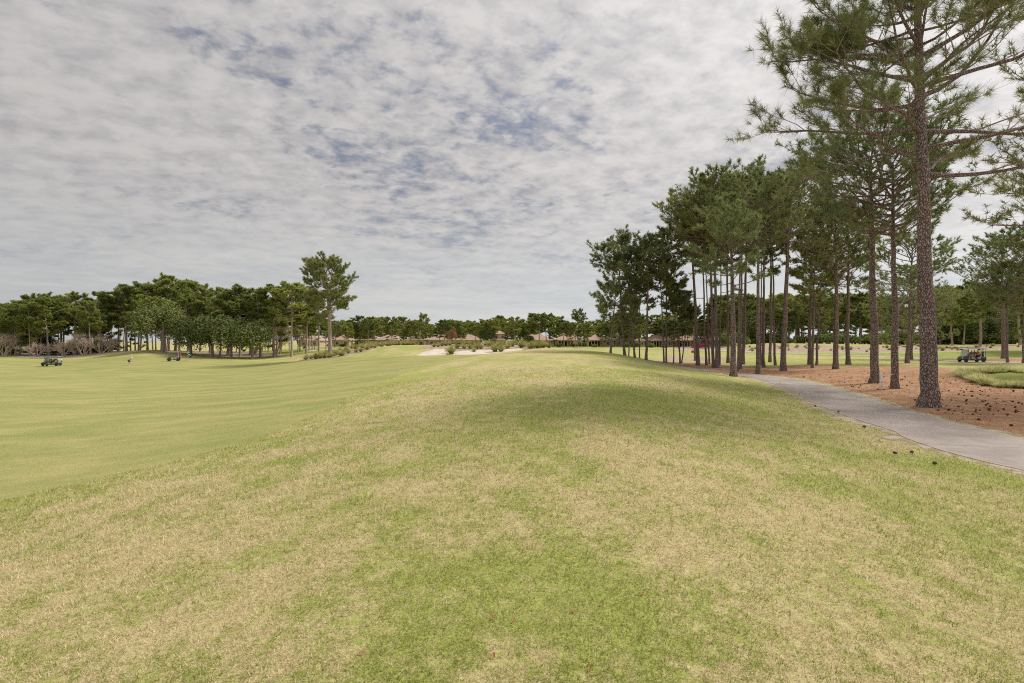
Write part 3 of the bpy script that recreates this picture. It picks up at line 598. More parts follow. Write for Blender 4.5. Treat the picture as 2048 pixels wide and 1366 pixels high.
# ---- the near pines, one by one: px, py of the foot, trunk px width, top py, lean px, crown start, crown radius, low limbs, label, leaf
PN = [
 (1221, 705, 5, 562, 8, .35, 2.8, 0, 'slender leaning young pine at the far left end of the right-hand pine grove', 0, 60),
 (1250, 711, 6, 468, -17, .45, 3.8, 0, 'tall pine leaning left with a broad dark crown at the left edge of the grove', 0, 62),
 (1257, 709, 3, 590, 2, .4, 1.6, 0, 'thin short pine pressed against the leaning edge pine of the grove', 0, 66),
 (1270, 715, 5, 505, -14, .55, 2.8, 1, 'thin left-leaning pine third from the left end of the grove', 0, 60),
 (1279, 716, 3, 560, 0, .5, 1.8, 1, 'very thin straight pine between two thicker ones near the grove edge', 0, 62),
 (1292, 719, 6, 478, 0, .45, 3.4, 2, 'straight dark pine standing just where the needle bed begins', 0, 60),
 (1328, 726, 4, 520, -8, .55, 2.4, 2, 'left trunk of the twin pines rising from one foot on the grove edge', 0, 0),
 (1333, 726.5, 4, 455, 0, .55, 2.8, 1, 'right trunk of the twin pines rising from one foot on the grove edge', 0, 0),
 (1347, 728, 3, 590, 3, .45, 1.5, 2, 'thinnest bare-stemmed pine right of the twin pines', 0, 0),
 (1360, 728, 4, 560, -8, .5, 2.0, 1, 'thin pine leaning left out of a forked pair of stems', 0, 0),
 (1363, 727, 3, 610, 14, .5, 1.4, 0, 'thin short pine leaning right out of a forked pair of stems', 0, 0),
 (1391, 722, 5, 440, -8, .55, 3.0, 1, 'slim pine half hidden behind a stouter left-leaning pine', 0, 0),
 (1396, 731, 8, 385, -18, .58, 3.9, 1, 'stout left-leaning pine with a dark crown in the left part of the grove', 0, 0),
 (1413, 731, 5, 410, -16, .62, 3.0, 1, 'slim pine leaning left beside a thinner one with the same slant', 0, 0),
 (1419, 728, 4, 450, -12, .6, 2.4, 1, 'thinner of two pines slanting left in parallel', 0, 0),
 (1428, 736, 7, 365, -8, .6, 3.6, 0, 'left one of a close pair of rough-barked pines', 0, 0),
 (1434, 737, 8, 345, -8, .62, 4.0, 1, 'right and thicker one of a close pair of rough-barked pines', 0, 0),
 (1439, 731, 4, 420, 3, .6, 2.2, 1, 'thin straight pine just right of the close pair of pines', 0, 0),
 (1456, 726, 6, 360, 0, .6, 3.4, 1, 'reddish straight pine seen just left of the pine by the path bend', 0, 0),
 (1466, 753, 13, 402, -2, .46, 2.9, 0, 'thick dark-footed pine at the left edge of the path bend, pale low crown', 1, 0),
 (1475, 744, 5, 375, 6, .6, 3.2, 0, 'slim pine directly behind the thick pine at the path bend', 0, 0),
 (1481, 739, 6, 345, 0, .62, 3.5, 0, 'second slim pine behind the thick pine at the path bend', 0, 0),
 (1486, 729, 7, 345, 10, .6, 3.8, 0, 'reddish pine standing back to the right of the pine at the path bend', 0, 0),
 (1516, 748, 9, 362, 0, .60, 3.4, 0, 'pale lit straight pine with a flared foot at the path side', 0, 0),
 (1522, 731, 4, 450, 4, .6, 2.2, 1, 'thin pine just right of the pale straight pine', 0, 0),
 (1528, 735.5, 6, 372, 8, .62, 3.2, 1, 'medium pine second to the right of the pale straight pine', 0, 0),
 (1540, 724.5, 6, 352, -6, .6, 3.6, 1, 'reddish pine crossed by a thin slanting stem in the grove middle', 0, 0),
 (1551, 731, 5, 355, -6, .58, 3.2, 1, 'slim pine just left of the broad pine in the grove middle', 0, 0),
 (1567, 743, 12, 340, 8, .58, 4.2, 0, 'broad rough pine in the middle of the grove leaning slightly right', 0, 0),
 (1620, 729.5, 8, 372, 8, .5, 3.8, 1, 'brown pine at the back of the needle bed crossed by a thinner trunk', 0, 0),
 (1624, 737, 5, 470, 4, .5, 2.4, 2, 'thin pine standing in front of the brown back-row pine', 0, 0),
 (1633, 730, 5, 520, 9, .45, 2.2, 2, 'thin crooked pine right of the crossed pair at the back', 0, 0),
 (1671, 739, 11, 398, 2, .48, 3.9, 0, 'stout reddish pine alone on the rear edge of the needle bed', 0, 0),
 (1697, 729.5, 9, 420, 2, .5, 3.8, 1, 'dark pine on a small rise at the back edge of the needle bed', 0, 0),
 (1749, 767, 17, 232, -7, .60, 4.6, 2, 'big pine with flared grey roots left of the white post', 1, 0),
 (1791, 778.5, 15, 238, -6, .62, 4.2, 2, 'big pine right of the white post with scaly grey foot', 1, 0),
 (1815, 727, 8, 452, 6, .5, 4.6, 2, 'pine on its own small ring of needles behind the white post', 1, 0),
 (1822, 706, 7, 548, 4, .16, 5.6, 0, 'bushy low-branched pine filling the gap between the big trunks', 0, 82),
 (2008, 717.5, 9, 462, -4, .42, 5.2, 3, 'dark pine on the far side of the second path at the right', 0, 0),
 (2015.5, 726, 5, 520, 2, .5, 3.0, 1, 'thin pine beside the second path behind the cart', 0, 0),
 (2047, 727, 6, 440, 2, .42, 4.6, 2, 'pine cut by the right edge of the view beside the second path', 0, 0),
]
near_feet = []
for i, (px, py, w_, top, lean, cb, Rc, low, lab, leaf, dd_) in enumerate(PN):
    if dd_: x, d, z = at(px, dd_)
    else:
        x, d = hit(px, py); z = gz(x, d)
    near_feet.append((x, d))
    low = min(low, 1); cb = max(cb, .62 if i < 6 else .70) if 0 < i < 12 else cb + (.04 if 11 < i < 29 else 0)
    s = d / F; H = (py - top) * s * 1.0; H = max(H, CAM_Z - z + (683 - top) * s)
    r0 = w_ * s / 2 * .92
    near = d < 50
    L, wd, nt = (.30, .040, 14) if d < 45 else (.34, .080, 10); Rc *= 1.22 if i >= 12 else 1.0; cb = min(cb + (.08 if not low and cb > .3 else .04 if cb > .3 else 0), .74)
    pp = pine_parts(H, r0, cb, Rc, (lean * s, 0), nprim=int(14 + Rc * 4.6), nsec=7, nter=3, ntri=nt, L=L, w=wd, seed=100 + i, sides=18 if near else 12, low=low, tuftiness=(.60 if (i < 12 and Rc < 3.4) else .72 if i < 12 else .84), flare=.45 if r0 > .12 else .25)
    add_pine('pine_tree', (x, d, z), pp, m_pine_pale if leaf else m_pine, lab, group='pines of the right-hand grove')

# ---- the big pine in front
x, d = hit(1856, 815.5); z = gz(x, d); s = d / F
def e_(py): return z * 0 + CAM_Z + (683 - py) * s - z
W_ = math.pi     # azimuth pi = to the left
prim = [(e_(345), .05, 8.6, R(-16)), (e_(345) + .1, .5, 5, R(5)), (e_(315), W_ + .25, 7.2, R(2)), (e_(298), W_ - .35, 7.6, R(-8)), (e_(296), -.25, 8.0, R(2)), (e_(262), W_ + .7, 7.5, R(-10)), (e_(260), .15, 8.5, R(10)), (e_(255), W_ - .1, 8.8, R(-4)),
        (e_(240), .6, 8.0, R(12)), (e_(225), W_ + .15, 8.6, R(0)), (e_(205), W_ - .5, 7.8, R(4)), (e_(190), .1, 8.6, R(8)), (e_(178), W_ + .5, 8.0, R(6)), (e_(170), -.3, 8.2, R(14)), (e_(160), W_ - .15, 8.6, R(10)), (e_(150), .35, 8.8, R(16)),
        (e_(165), 4.5, 6.5, R(8)), (e_(140), 4.0, 7.0, R(18)), (e_(200), 1.5, 7.0, R(8)), (e_(150), 2.0, 7.0, R(18)), (e_(130), W_ + .2, 8.2, R(22)), (e_(110), -.1, 8.2, R(28)), (e_(135), W_ - .6, 7.8, R(24)), (e_(90), W_ + .3, 7.5, R(32))]
Hb = 23.0
prim = [(a, b_, c * (.74 if math.cos(b_) < 0 else .95), e_2) for a, b_, c, e_2 in prim]
pp = pine_parts(Hb, 30 * s / 2, .70, 5.4, (-.3, .3), nprim=30, nsec=10, nter=5, ntri=30, L=.42, w=.020, seed=77, sides=28, prim=prim, tuftiness=.97, flare=.42)
add_pine('pine_tree', (x, d, z), pp, m_pine, 'largest pine, in front beside the path, with thick scaly trunk and wide open crown', group='pines of the right-hand grove')
near_feet.append((x, d))
# pines rooted beyond the right edge of the view whose limbs reach into it
for (xx, yy, Hh, rr_, cb_, Rc_, sd_, lab) in [(30.5, 25, 17.5, .30, .52, 6.4, 51, 'pine rooted outside the right edge, its limbs reaching in behind the largest pine'), (50, 43, 20, .30, .5, 5.5, 52, 'pine outside the right edge with only its left limbs showing low at the right')]:
    pp = pine_parts(Hh, rr_, cb_, Rc_, (0, 0), nprim=40, nsec=8, nter=5, ntri=14, L=.32, w=.034, seed=sd_, sides=16, low=2)
    add_pine('pine_tree', (xx, yy, gz(xx, yy)), pp, m_pine, lab, group='pines of the right-hand grove')

# ---- the lone tall pine on the left
x, d, z = at(660, 95); s = d / F
pp = pine_parts((CAM_Z - z) + (683 - 514) * s, .40, .47, 5.1, (-.9, 0), nprim=64, nsec=8, nter=3, ntri=11, L=.42, w=.12, seed=24, sides=12, low=1, flare=.3, bow=-.4, tuftiness=1.5)
add_pine('pine_tree', (x, d, z), pp, m_pine, 'lone tall pine with an open rounded crown standing left of the grass dunes', m_b=m_bark_far)

# ---- distant pines: a few grown, the rest copied
FARP = []
for v in range(9):
    Hh = 16 + (v % 3); cb_ = [.52, .45, .58, .40, .62, .5, .48, .55, .35][v]
    pp = pine_parts(Hh, .20 + .03 * (v % 3), cb_, [4.0, 3.6, 4.2, 3.4, 3.8, 4.6, 3.7, 3.0, 4.0][v], (random.uniform(-.8, .8), random.uniform(-.6, .6)), nprim=34, nsec=7, nter=3, ntri=7, L=.55, w=.20, seed=300 + v, sides=8, low=v % 3, flare=.3)
    FARP.append((pp, Hh))
protos = {}
def far_pine(x, y, H, v, label, group, wide=1.0, z=None):
    v %= len(FARP); pp, Hh = FARP[v]; z = gz(x, y) if z is None else z
    if v not in protos: o = protos[v] = add_pine('pine_tree', (x, y, z), pp, m_pine_far, label, group, m_b=m_bark_far, separate=False); 
    else:
        o = copy_tree(protos[v]); o.location = (x, y, z); tag(o, label, 'pine tree', group)
    k = H / Hh; o.scale = (k * wide, k * wide, k); o.rotation_euler = (0, 0, random.uniform(0, 6.28)); return o
MASS = []
def mass_pine(x, y, H, v, wide=1.0):
    v %= len(FARP); MASS.append((x, y, gz(x, y), H / FARP[v][1], wide, v, random.uniform(0, 6.28)))
def build_mass(name, label, keep=.5):
    g = np.random.default_rng(5); TV, TF, NV, TN, n1, n2 = [], [], [], [], 0, 0
    for x, y, z, k, wd, v, rz in MASS:
        (tv, tf), _, (nv_, tn) = FARP[v][0]; q = np.repeat(g.random(len(nv_) // 3) < keep, 3)
        c, s_ = math.cos(rz) * k * wd, math.sin(rz) * k * wd
        def tr(a, gr=1.0): return np.stack([a[:, 0] * c - a[:, 1] * s_ + x, a[:, 0] * s_ + a[:, 1] * c + y, a[:, 2] * k + z], 1)
        a = nv_[q].reshape(-1, 3, 3); ctr = a.mean(1, keepdims=True); a = (ctr + (a - ctr) * 1.35).reshape(-1, 3)
        TV.append(tr(tv)); TF.append(tf + n1); n1 += len(tv); NV.append(tr(a)); TN.append(np.clip(tn[q] + g.normal(0, .12), 0, 1)); n2 += len(a)
    V = np.vstack(NV + TV); F1 = np.arange(n2).reshape(-1, 3); F2 = np.vstack(TF) + n2
    o = link(name, new_mesh(name, V, [F1, F2], [m_pine_far, m_bark_far], fmat=np.concatenate([np.zeros(len(F1), int), np.ones(len(F2), int)]), attrs={'tone': np.concatenate(TN + [np.full(n1, .5)])}))
    MASS.clear(); return tag(o, label, kind='stuff')
def top_H(x, y, top): return CAM_Z + (683 - top) * y / F - gz(x, y)
# left wood: individually seen crowns (px, top py, depth)
LW = [(5, 607, 150), (40, 598, 155), (74, 590, 145), (98, 597, 140), (127, 597, 150), (149, 588, 148), (178, 600, 155), (204, 584, 142), (253, 571, 145), (295, 566, 148), (330, 558, 150), (351, 557, 155), (377, 563, 152), (420, 578, 140), (455, 580, 132), (480, 574, 130),
      (521, 577, 126), (548, 571, 127), (583, 564, 124), (612, 585, 130), (637, 606, 135), (280, 590, 140), (440, 600, 128), (236, 592, 152), (400, 590, 146), (500, 590, 135), (22, 640, 146), (60, 640, 160), (-30, 600, 150), (-60, 590, 150), (560, 600, 140), (600, 625, 150), (625, 630, 150), (652, 640, 160)]
front = {521: 'leaning pine at the front right of the left wood', 583: 'round-crowned straight pine at the right end of the left wood', 548: 'pine with a bent pale trunk between two others at the end of the left wood', 204: 'dark-trunked pine standing forward behind the bare shrubs', 98: 'lit pine trunk standing forward above the left golf cart'}
for i, (px, top, d) in enumerate(LW):
    x = (px - 1024) / F * d
    far_pine(x, d, top_H(x, d, top), i, front.get(px, 'green-crowned pine in the wood at the left'), 'pines of the left wood', wide=1.25)
for i in range(62):   # trunks behind and between
    px = random.uniform(-60, 650); d = random.uniform(134, 176); x = (px - 1024) / F * d
    top = np.interp(px, [-60, 60, 200, 300, 380, 480, 580, 650], [610, 606, 602, 582, 582, 590, 592, 636]) + random.uniform(0, 30)
    far_pine(x, d, top_H(x, d, top), i * 5 + 2, 'green-crowned pine in the wood at the left', 'pines of the left wood')
# centre: before and behind the houses
CTR = [(691, 639), (721, 633), (751, 634), (768, 636), (784, 634), (807, 634), (833, 640), (847, 628), (890, 640), (938, 640), (969, 639), (981, 638), (998, 633), (1028, 634), (1047, 639), (1067, 627), (1079, 629), (1094, 628), (1114, 631), (1155, 619), (672, 645), (705, 645), (736, 640), (820, 642), (860, 650), (912, 646), (950, 645), (1015, 642), (1055, 645), (1128, 640), (1140, 646), (1175, 645)]
for i, (px, top) in enumerate(CTR):
    d = random.uniform(205, 222) if i % 3 else random.uniform(262, 280); x = (px - 1024) / F * d
    lab = 'tallest thin pine standing above the villa roofs near the centre' if px == 1155 else ('tall open-crowned pine rising above its neighbours behind the dunes' if px == 847 else 'pine in the distant tree line among the villas')
    far_pine(x, d, top_H(x, d, top), i * 4 + 1, lab, 'pines of the distant centre tree line', wide=1.45 if px not in (1155, 847) else .85)
for i in range(38):
    px = random.uniform(665, 1420); d = random.uniform(208, 230); x = (px - 1024) / F * d
    far_pine(x, d, top_H(x, d, random.uniform(640, 660)), (1, 8, 3)[i % 3], 'pine in the distant tree line among the villas', 'pines of the distant centre tree line', wide=1.3)
for i in range(100):
    px = random.uniform(655, 1480); d = random.uniform(268, 310); x = (px - 1024) / F * d
    mass_pine(x, d, top_H(x, d, random.uniform(640, 656)), (8, 1, 3, 8, 5)[i % 5], 1.6)
build_mass('distant_wood', 'continuous far pine wood behind the villas')
# right background wood
for i in range(150):
    px = random.uniform(1240, 2260); back = i >= 50
    d = (random.uniform(198, 235) if back else random.uniform(168, 195)) if px > 1440 else random.uniform(225, 270); x = (px - 1024) / F * d
    top = (random.uniform(588, 622) if px > 1440 else random.uniform(622, 645)) - (14 if px > 1840 else 0)
    if back: mass_pine(x, d, top_H(x, d, top), (8, 1, 3, 8, 5, 2)[i % 6], 1.6)
    else: far_pine(x, d, top_H(x, d, top), i * 5 + 4, 'pine in the wood beyond the far field at the right', 'pines of the right background wood', wide=1.35)
build_mass('background_wood', 'continuous pine wood behind the front trees of the right background')
for i, (px, top, d) in enumerate([(1960, 565, 128), (1905, 585, 140), (2070, 520, 110), (2120, 500, 100), (1926, 600, 150), (2040, 560, 135), (1640, 600, 165), (1590, 610, 165), (1720, 605, 165)]):
    x = (px - 1024) / F * d
    far_pine(x, d, top_H(x, d, top), i + 2, 'pine in the wood beyond the far field at the right', 'pines of the right background wood', wide=1.35)

# ---- broadleaf trees and shrubs
def leafy_mesh(Rx, Rz, zc, n, leaf, seed, trunk_r, base=0.0, lobes=14):
    g = np.random.default_rng(seed)
    lc = unit(g.normal(0, 1, (lobes, 3))) * (.45 + .4 * g.random((lobes, 1))); lc[:, 2] = np.abs(lc[:, 2]) * 1.0 - .35
    lr = .34 + .26 * g.random(lobes); j = g.integers(0, lobes, n)
    d = unit(g.normal(0, 1, (n, 3))); r = (.55 + .5 * g.random((n, 1)) ** .6) * lr[j][:, None]
    P = (lc[j] + d * r); P = P * np.array([Rx, Rx, Rz]) + np.array([0, 0, zc]); ok = P[:, 2] > base; P = P[ok]; d = d[ok]; j = j[ok]; m = len(P)
    nn = unit(d + g.normal(0, .7, (m, 3)) + np.array([0, 0, .3])); a = unit(np.cross(nn, g.normal(0, 1, (m, 3)))); b = np.cross(nn, a)
    s = leaf * (.6 + .8 * g.random((m, 1)))
    V = np.stack([P - a * s, P - b * s * .5, P + a * s, P + b * s * .5], 1).reshape(-1, 3)
    tn = np.repeat(np.clip(.25 + .3 * g.random(lobes)[j] + .35 * g.random(m), 0, 1), 4)
    k = 5; nt = 7; dirs = unit(lc[:nt] * np.array([1, 1, 1]) + np.array([0, 0, .5])); S = np.tile([0, 0, max(base * .7, zc - Rz * .8)], (nt, 1))
    tgt = lc[:nt] * np.array([Rx, Rx, Rz]) + np.array([0, 0, zc]); tt = np.linspace(0, 1, k)[None, :, None]; LP = S[:, None] * (1 - tt) + tgt[:, None] * tt + g.normal(0, .05 * Rx, (nt, k, 3)) * (tt > 0)
    tp_ = np.array([[0, 0, -.2], [0, 0, .3], [.02 * Rx, 0, zc * .5], [0, .02 * Rx, zc * .8], [0, 0, zc * 1.1]])
    v1, f1_ = tubes(tp_[None], (trunk_r * np.array([1.5, 1.1, .9, .7, .4]))[None], 8); v2, f2_ = tubes(LP, np.tile(trunk_r * .4 * np.array([1, .8, .6, .45, .3]), (nt, 1)), 5)
    return (np.vstack([v1, v2]), [f1_, f2_ + len(v1)]), (V, tn)
def add_leafy(name, loc, par, m, label, group=None, cat='tree', scale=(1, 1, 1), rz=0):
    (tv, tf), (V, tn) = par; e = empty(name, loc, rz, label=label, cat=cat, group=group); e.scale = scale
    link('trunk', new_mesh('trunk', tv, tf, [m_branch], smooth=True), e)
    link('crown', new_mesh('crown', V, [np.arange(len(V)).reshape(-1, 4)], [m], attrs={'tone': tn}), e); return e
MG = [leafy_mesh(1, 1, 0, 10, .1, 0, .1)]
big_m = leafy_mesh(5.8, 6.2, 8.2, 9000, .26, 5, .45, base=2.4, lobes=22)
for (px, d, sc_, lab) in [(325, 128, (1.0, 1.0, .98), 'big round glossy magnolia-like tree in front of the left wood')]:
    x, d, z = at(px, d); add_leafy('broadleaf_tree', (x, d, z), big_m, m_magn, lab, scale=sc_)
dark = leafy_mesh(4.4, 4.6, 5.6, 6500, .24, 6, .3, base=1.5, lobes=18); dproto = None
for (px, d, k, lab) in [(425, 124, 1.15, 'dark low evergreen left of the pair under the left wood pines'), (462, 122, 1.1, 'dark evergreen in the middle under the left wood pines'), (505, 121, 1.0, 'dark low evergreen at the right end under the left wood pines'), (382, 128, 1.0, 'dark evergreen just right of the big round tree'),
                       (60, 148, .95, 'dark evergreen behind the bare shrubs at the far left'), (22, 150, .8, 'dark low evergreen at the left edge'), (95, 150, .6, 'small dark evergreen above the left golf cart'), (977, 205, .75, 'dark cone-shaped evergreen beside a villa'), (1058, 208, .55, 'dark round shrub in front of the villa roofs'),
                       (1495, 170, 1.1, 'dark evergreen behind the grove trunks'), (1560, 168, 1.2, 'very dark evergreen behind the broad middle pine of the grove'), (1480, 175, .9, 'smaller dark evergreen behind the grove trunks'), (1880, 160, 1.2, 'dark evergreen mass right of the largest trunk'), (1925, 158, 1.1, 'dark evergreen beyond the cart'), (1965, 160, 1.0, 'dark evergreen behind the cart roof'), (2040, 150, 1.1, 'dark evergreen at the right edge')]:
    x, d, z = at(px, d)
    if dproto is None: dproto = o = add_leafy('evergreen_tree', (x, d, z), dark, m_magn, lab)
    else: o = copy_tree(dproto); o.location = (x, d, z)
    tag(o, lab, 'tree', 'dark evergreen trees'); o.scale = (k * .95, k, k * (1.3 if px == 977 else 1)); o.rotation_euler = (0, 0, random.uniform(0, 6))
# understorey shrubs: right background, along villas
sh = leafy_mesh(1.7, 1.3, 1.1, 1100, .19, 8, .08, base=.05, lobes=10); sproto = None
def shrub(px, d, k, lab, group):
    global sproto
    x, d, z = at(px, d)
    if sproto is None: sproto = o = add_leafy('shrub', (x, d, z), sh, m_shrub, lab, cat='shrub')
    else: o = copy_tree(sproto); o.location = (x, d, z)
    tag(o, lab, 'shrub', group); o.scale = (k * 1.2, k * 1.2, k); o.rotation_euler = (0, 0, random.uniform(0, 6)); return o
for i in range(38): shrub(1465 + i * 20 + random.uniform(-5, 5), random.uniform(156, 172), random.uniform(.8, 2.6), 'green shrub in the understorey below the right background wood', 'shrubs under the right background wood')
for i in range(26): shrub(655 + i * 27 + random.uniform(-6, 6), random.uniform(205, 222), random.uniform(.6, 1.1), 'low green shrub along the villa fronts', 'shrubs along the villas')
for i in range(14): shrub(-20 + i * 18 + random.uniform(-5, 5), random.uniform(150, 165), random.uniform(.9, 1.8), 'low shrub between the trunks of the left wood', 'shrubs in the left wood')
for (px, d, k, m_, lab, Rx, Rz, zc, n_) in [(560, 138, 1, m_olive, 'olive yellow half-bare tree at the right end of the left wood', 2.8, 5.2, 6.3, 2200), (596, 142, 1, m_olive, 'smaller olive yellow tree behind the round-crowned pine', 2.2, 4.6, 5.6, 1700),
                      (902, 200, 1, m_rust, 'rust red budding tree beside the bunkers', 2.7, 3.6, 4.6, 1300), (973, 215, 1, m_rust, 'small rust red tree left of the dark cone-shaped evergreen', 2.2, 3.0, 6.0, 700), (1134, 216, 1, m_rust, 'rust red tree before the villas right of centre', 2.4, 3.2, 7.2, 800), (1415, 215, 1, m_rust, 'tan leafless-looking tree behind the left part of the grove', 3.0, 4.5, 6.5, 1000)]:
    x, d, z = at(px, d); add_leafy('tree', (x, d, z), leafy_mesh(Rx, Rz, zc, n_, .17, px, .16, base=.6, lobes=12), m_, lab)

def bare_parts(H, Rr, seed, levels=4, nst=5, up=.55):
    g = np.random.default_rng(seed); az = np.arange(nst) * 2 * math.pi / nst + g.random(nst); el = R(55) + g.random(nst) * R(25)
    S = np.zeros((nst, 3)); S[:, 2] = -.1; D = np.stack([np.cos(az) * np.cos(el), np.sin(az) * np.cos(el), np.sin(el)], 1); L = np.full(nst, H * .42); rad = .035 * H ** .5
    V, Fs, off = [], [], 0; first = None
    for lv in range(levels):
        P = grow(S, D, L, 4, .03, .12, g); v, f = tubes(P, np.tile(rad * np.array([1, .85, .7, .55]), (len(P), 1)), 5 if lv < 2 else 3)
        if lv == 0: first = (v, [f])
        else: V.append(v); Fs.append(f + off); off += len(v)
        nb_ = 4 if lv < 2 else 5; idx = np.repeat(np.arange(len(P)), nb_); fr = .45 + .55 * g.random(len(idx)); S, d0 = along(P, idx, fr)
        D = unit(d0 + g.normal(0, .45, d0.shape) + np.array([0, 0, .12])); L = L[idx] * (.5 + .2 * g.random(len(idx))); rad *= .52
    return first, (np.vstack(V), Fs)
bproto = {}
def bare_tree(px, d, H, lab, m=None, group=None, v=0, name='bare_tree', wide=1.0):
    x, d, z = at(px, d)
    if v not in bproto:
        (tv, tf), (V, Fs) = bare_parts(1.0 * 4.2, 1, 900 + v, levels=5); e = empty(name, (x, d, z))
        link('stems', new_mesh('stems', tv, tf, [m or m_bare], smooth=True), e); link('twigs', new_mesh('twigs', V, Fs, [m or m_bare]), e); bproto[v] = e
    else: e = copy_tree(bproto[v]); e.location = (x, d, z)
    tag(e, lab, 'bare tree', group); e.scale = (H / 4.2 * wide, H / 4.2 * wide, H / 4.2); e.rotation_euler = (0, 0, random.uniform(0, 6)); return e
for i, (px, d, H, lab) in enumerate([(8, 136, 5.8, 'leafless pinkish crape-myrtle-like tree cut by the left edge'), (73, 136, 4.2, 'leafless tree just left of the golf cart'), (128, 136, 4.6, 'leafless tree right behind the golf cart'), (168, 137, 5.8, 'widest leafless tree in the row at the left'), (203, 138, 5.2, 'leafless tree at the right end of the row beside the dark trunk'), (150, 145, 4.4, 'leafless tree set back in the row at the left'), (222, 142, 4.0, 'small leafless tree behind the right end of the row')]):
    bare_tree(px, d, H * 1.35, lab, group='row of leafless trees', v=i % 3, wide=1.15)
bare_tree(510, 142, 19.5, 'tall leafless tree poking out above the left wood', v=1, group='taller leafless trees', wide=.6)
bare_tree(552, 132, 13, 'brown leafless tree inside the right end of the left wood', v=2, group='taller leafless trees', wide=.7)
bare_tree(783, 205, 4.5, 'low arching leafless tree in front of a villa at the left of centre', v=0, group='taller leafless trees')

# ------------------------------------------------------------------ small helpers for built objects
class MB:
    def __init__(s): s.V = []; s.F = []; s.n = 0
    def add(s, v, f):
        s.V.append(np.asarray(v, float)); s.F += [tuple(int(i) + s.n for i in q) for q in f]; s.n += len(v)
    def box(s, x0, x1, y0, y1, z0, z1, rot=None, c=None):
        v = np.array([(x, y, z) for z in (z0, z1) for y in (y0, y1) for x in (x0, x1)], float)
        if rot is not None: m = np.array(Matrix.Rotation(rot[1], 3, rot[0])); c0 = np.array(c if c is not None else v.mean(0)); v = (v - c0) @ m.T + c0
        s.add(v, [(0, 2, 3, 1), (4, 5, 7, 6), (0, 1, 5, 4), (2, 6, 7, 3), (0, 4, 6, 2), (1, 3, 7, 5)])
    def prism(s, pts, y0, y1):
        n = len(pts); v = [(x, y0, z) for x, z in pts] + [(x, y1, z) for x, z in pts]
        s.add(v, [tuple(range(n)), tuple(range(2 * n - 1, n - 1, -1))] + [(i, i + n, (i + 1) % n + n, (i + 1) % n) for i in range(n)])
    def tube(s, pts, r, sides=8):
        r = np.broadcast_to(np.asarray(r, float), (len(pts),)); v, f = tubes(np.array(pts, float)[None], r[None], sides); k = len(pts)
        s.add(v, [tuple(q) for q in f] + [tuple(range(sides))[::-1], tuple(range((k - 1) * sides, k * sides))])
    def lathe(s, prof, sides=16, axis='z', c=(0, 0, 0)):
        v = []
        for r, h in prof:
            for i in range(sides):
                a = 2 * math.pi * i / sides; p = (r * math.cos(a), r * math.sin(a), h)
                if axis == 'y': p = (p[0], p[2], p[1])
                if axis == 'x': p = (p[2], p[0], p[1])
                v.append((p[0] + c[0], p[1] + c[1], p[2] + c[2]))
        n = len(prof); f = [(j * sides + i, j * sides + (i + 1) % sides, (j + 1) * sides + (i + 1) % sides, (j + 1) * sides + i) for j in range(n - 1) for i in range(sides)]
        f += [tuple(range(sides))[::-1], tuple(range((n - 1) * sides, n * sides))]; s.add(v, f)
    def build(s, name, m, parent=None, loc=None, smooth=False, bevel=0):
        me = bpy.data.meshes.new(name); me.from_pydata(np.vstack(s.V).tolist(), [], s.F); me.materials.append(m); me.update()
        if smooth: me.polygons.foreach_set('use_smooth', [True] * len(me.polygons))
        o = link(name, me, parent, loc)
        if bevel: b = o.modifiers.new('bevel', 'BEVEL'); b.width = bevel; b.segments = 2; b.limit_method = 'ANGLE'
        return o

# ------------------------------------------------------------------ grass clumps
def clump_parts(n, h, w, spread, seed, m):
    g = np.random.default_rng(seed); az = g.random(n) * 6.283; r0 = g.random(n) * .16; L = h * (.6 + .55 * g.random(n)); lean = g.random(n) * spread
    k = 4; V = []
    for j in range(k):
        t = j / (k - 1); out = r0 + L * (t * np.sin(lean) * .6 + t * t * np.sin(lean) * .7); z = L * (t * np.cos(lean * .6) - .25 * t * t * np.sin(lean)) - .03
        c = np.stack([np.cos(az) * out, np.sin(az) * out, z], 1); wd = w * (1 - t * .85) * .5; sd = np.stack([-np.sin(az), np.cos(az), 0 * az], 1) * wd
        V += [c - sd, c + sd]
    V = np.stack(V, 1).reshape(-1, 3); b = np.arange(n)[:, None] * 8
    F_ = np.concatenate([b + np.array([2 * j, 2 * j + 1, 2 * j + 3, 2 * j + 2]) for j in range(k - 1)], 0)
    tn = np.repeat(np.clip(g.random(n) * .9 + .05, 0, 1), 8); return V, F_, tn
def clump_mesh(name, *a):
    V, F_, tn = clump_parts(*a); return new_mesh(name, V, [F_], [a[-1]], attrs={'tone': tn})
cm = [clump_mesh('grass_clump', 230, .95, .075, 1.15, 60 + i, m_clump) for i in range(4)]
cm_b = [clump_mesh('grass_clump', 130, .6, .08, 1.3, 70 + i, m_olive) for i in range(2)]
def clump(x, y, k, meshes, label, group, name='grass_clump', cat='grass clump', zs=1.0):
    o = link(name, random.choice(meshes), None, (x, y, gz(x, y) + .03)); o.scale = (k, k, k * zs); o.rotation_euler = (0, 0, random.uniform(0, 6.28)); return tag(o, label, cat, group)
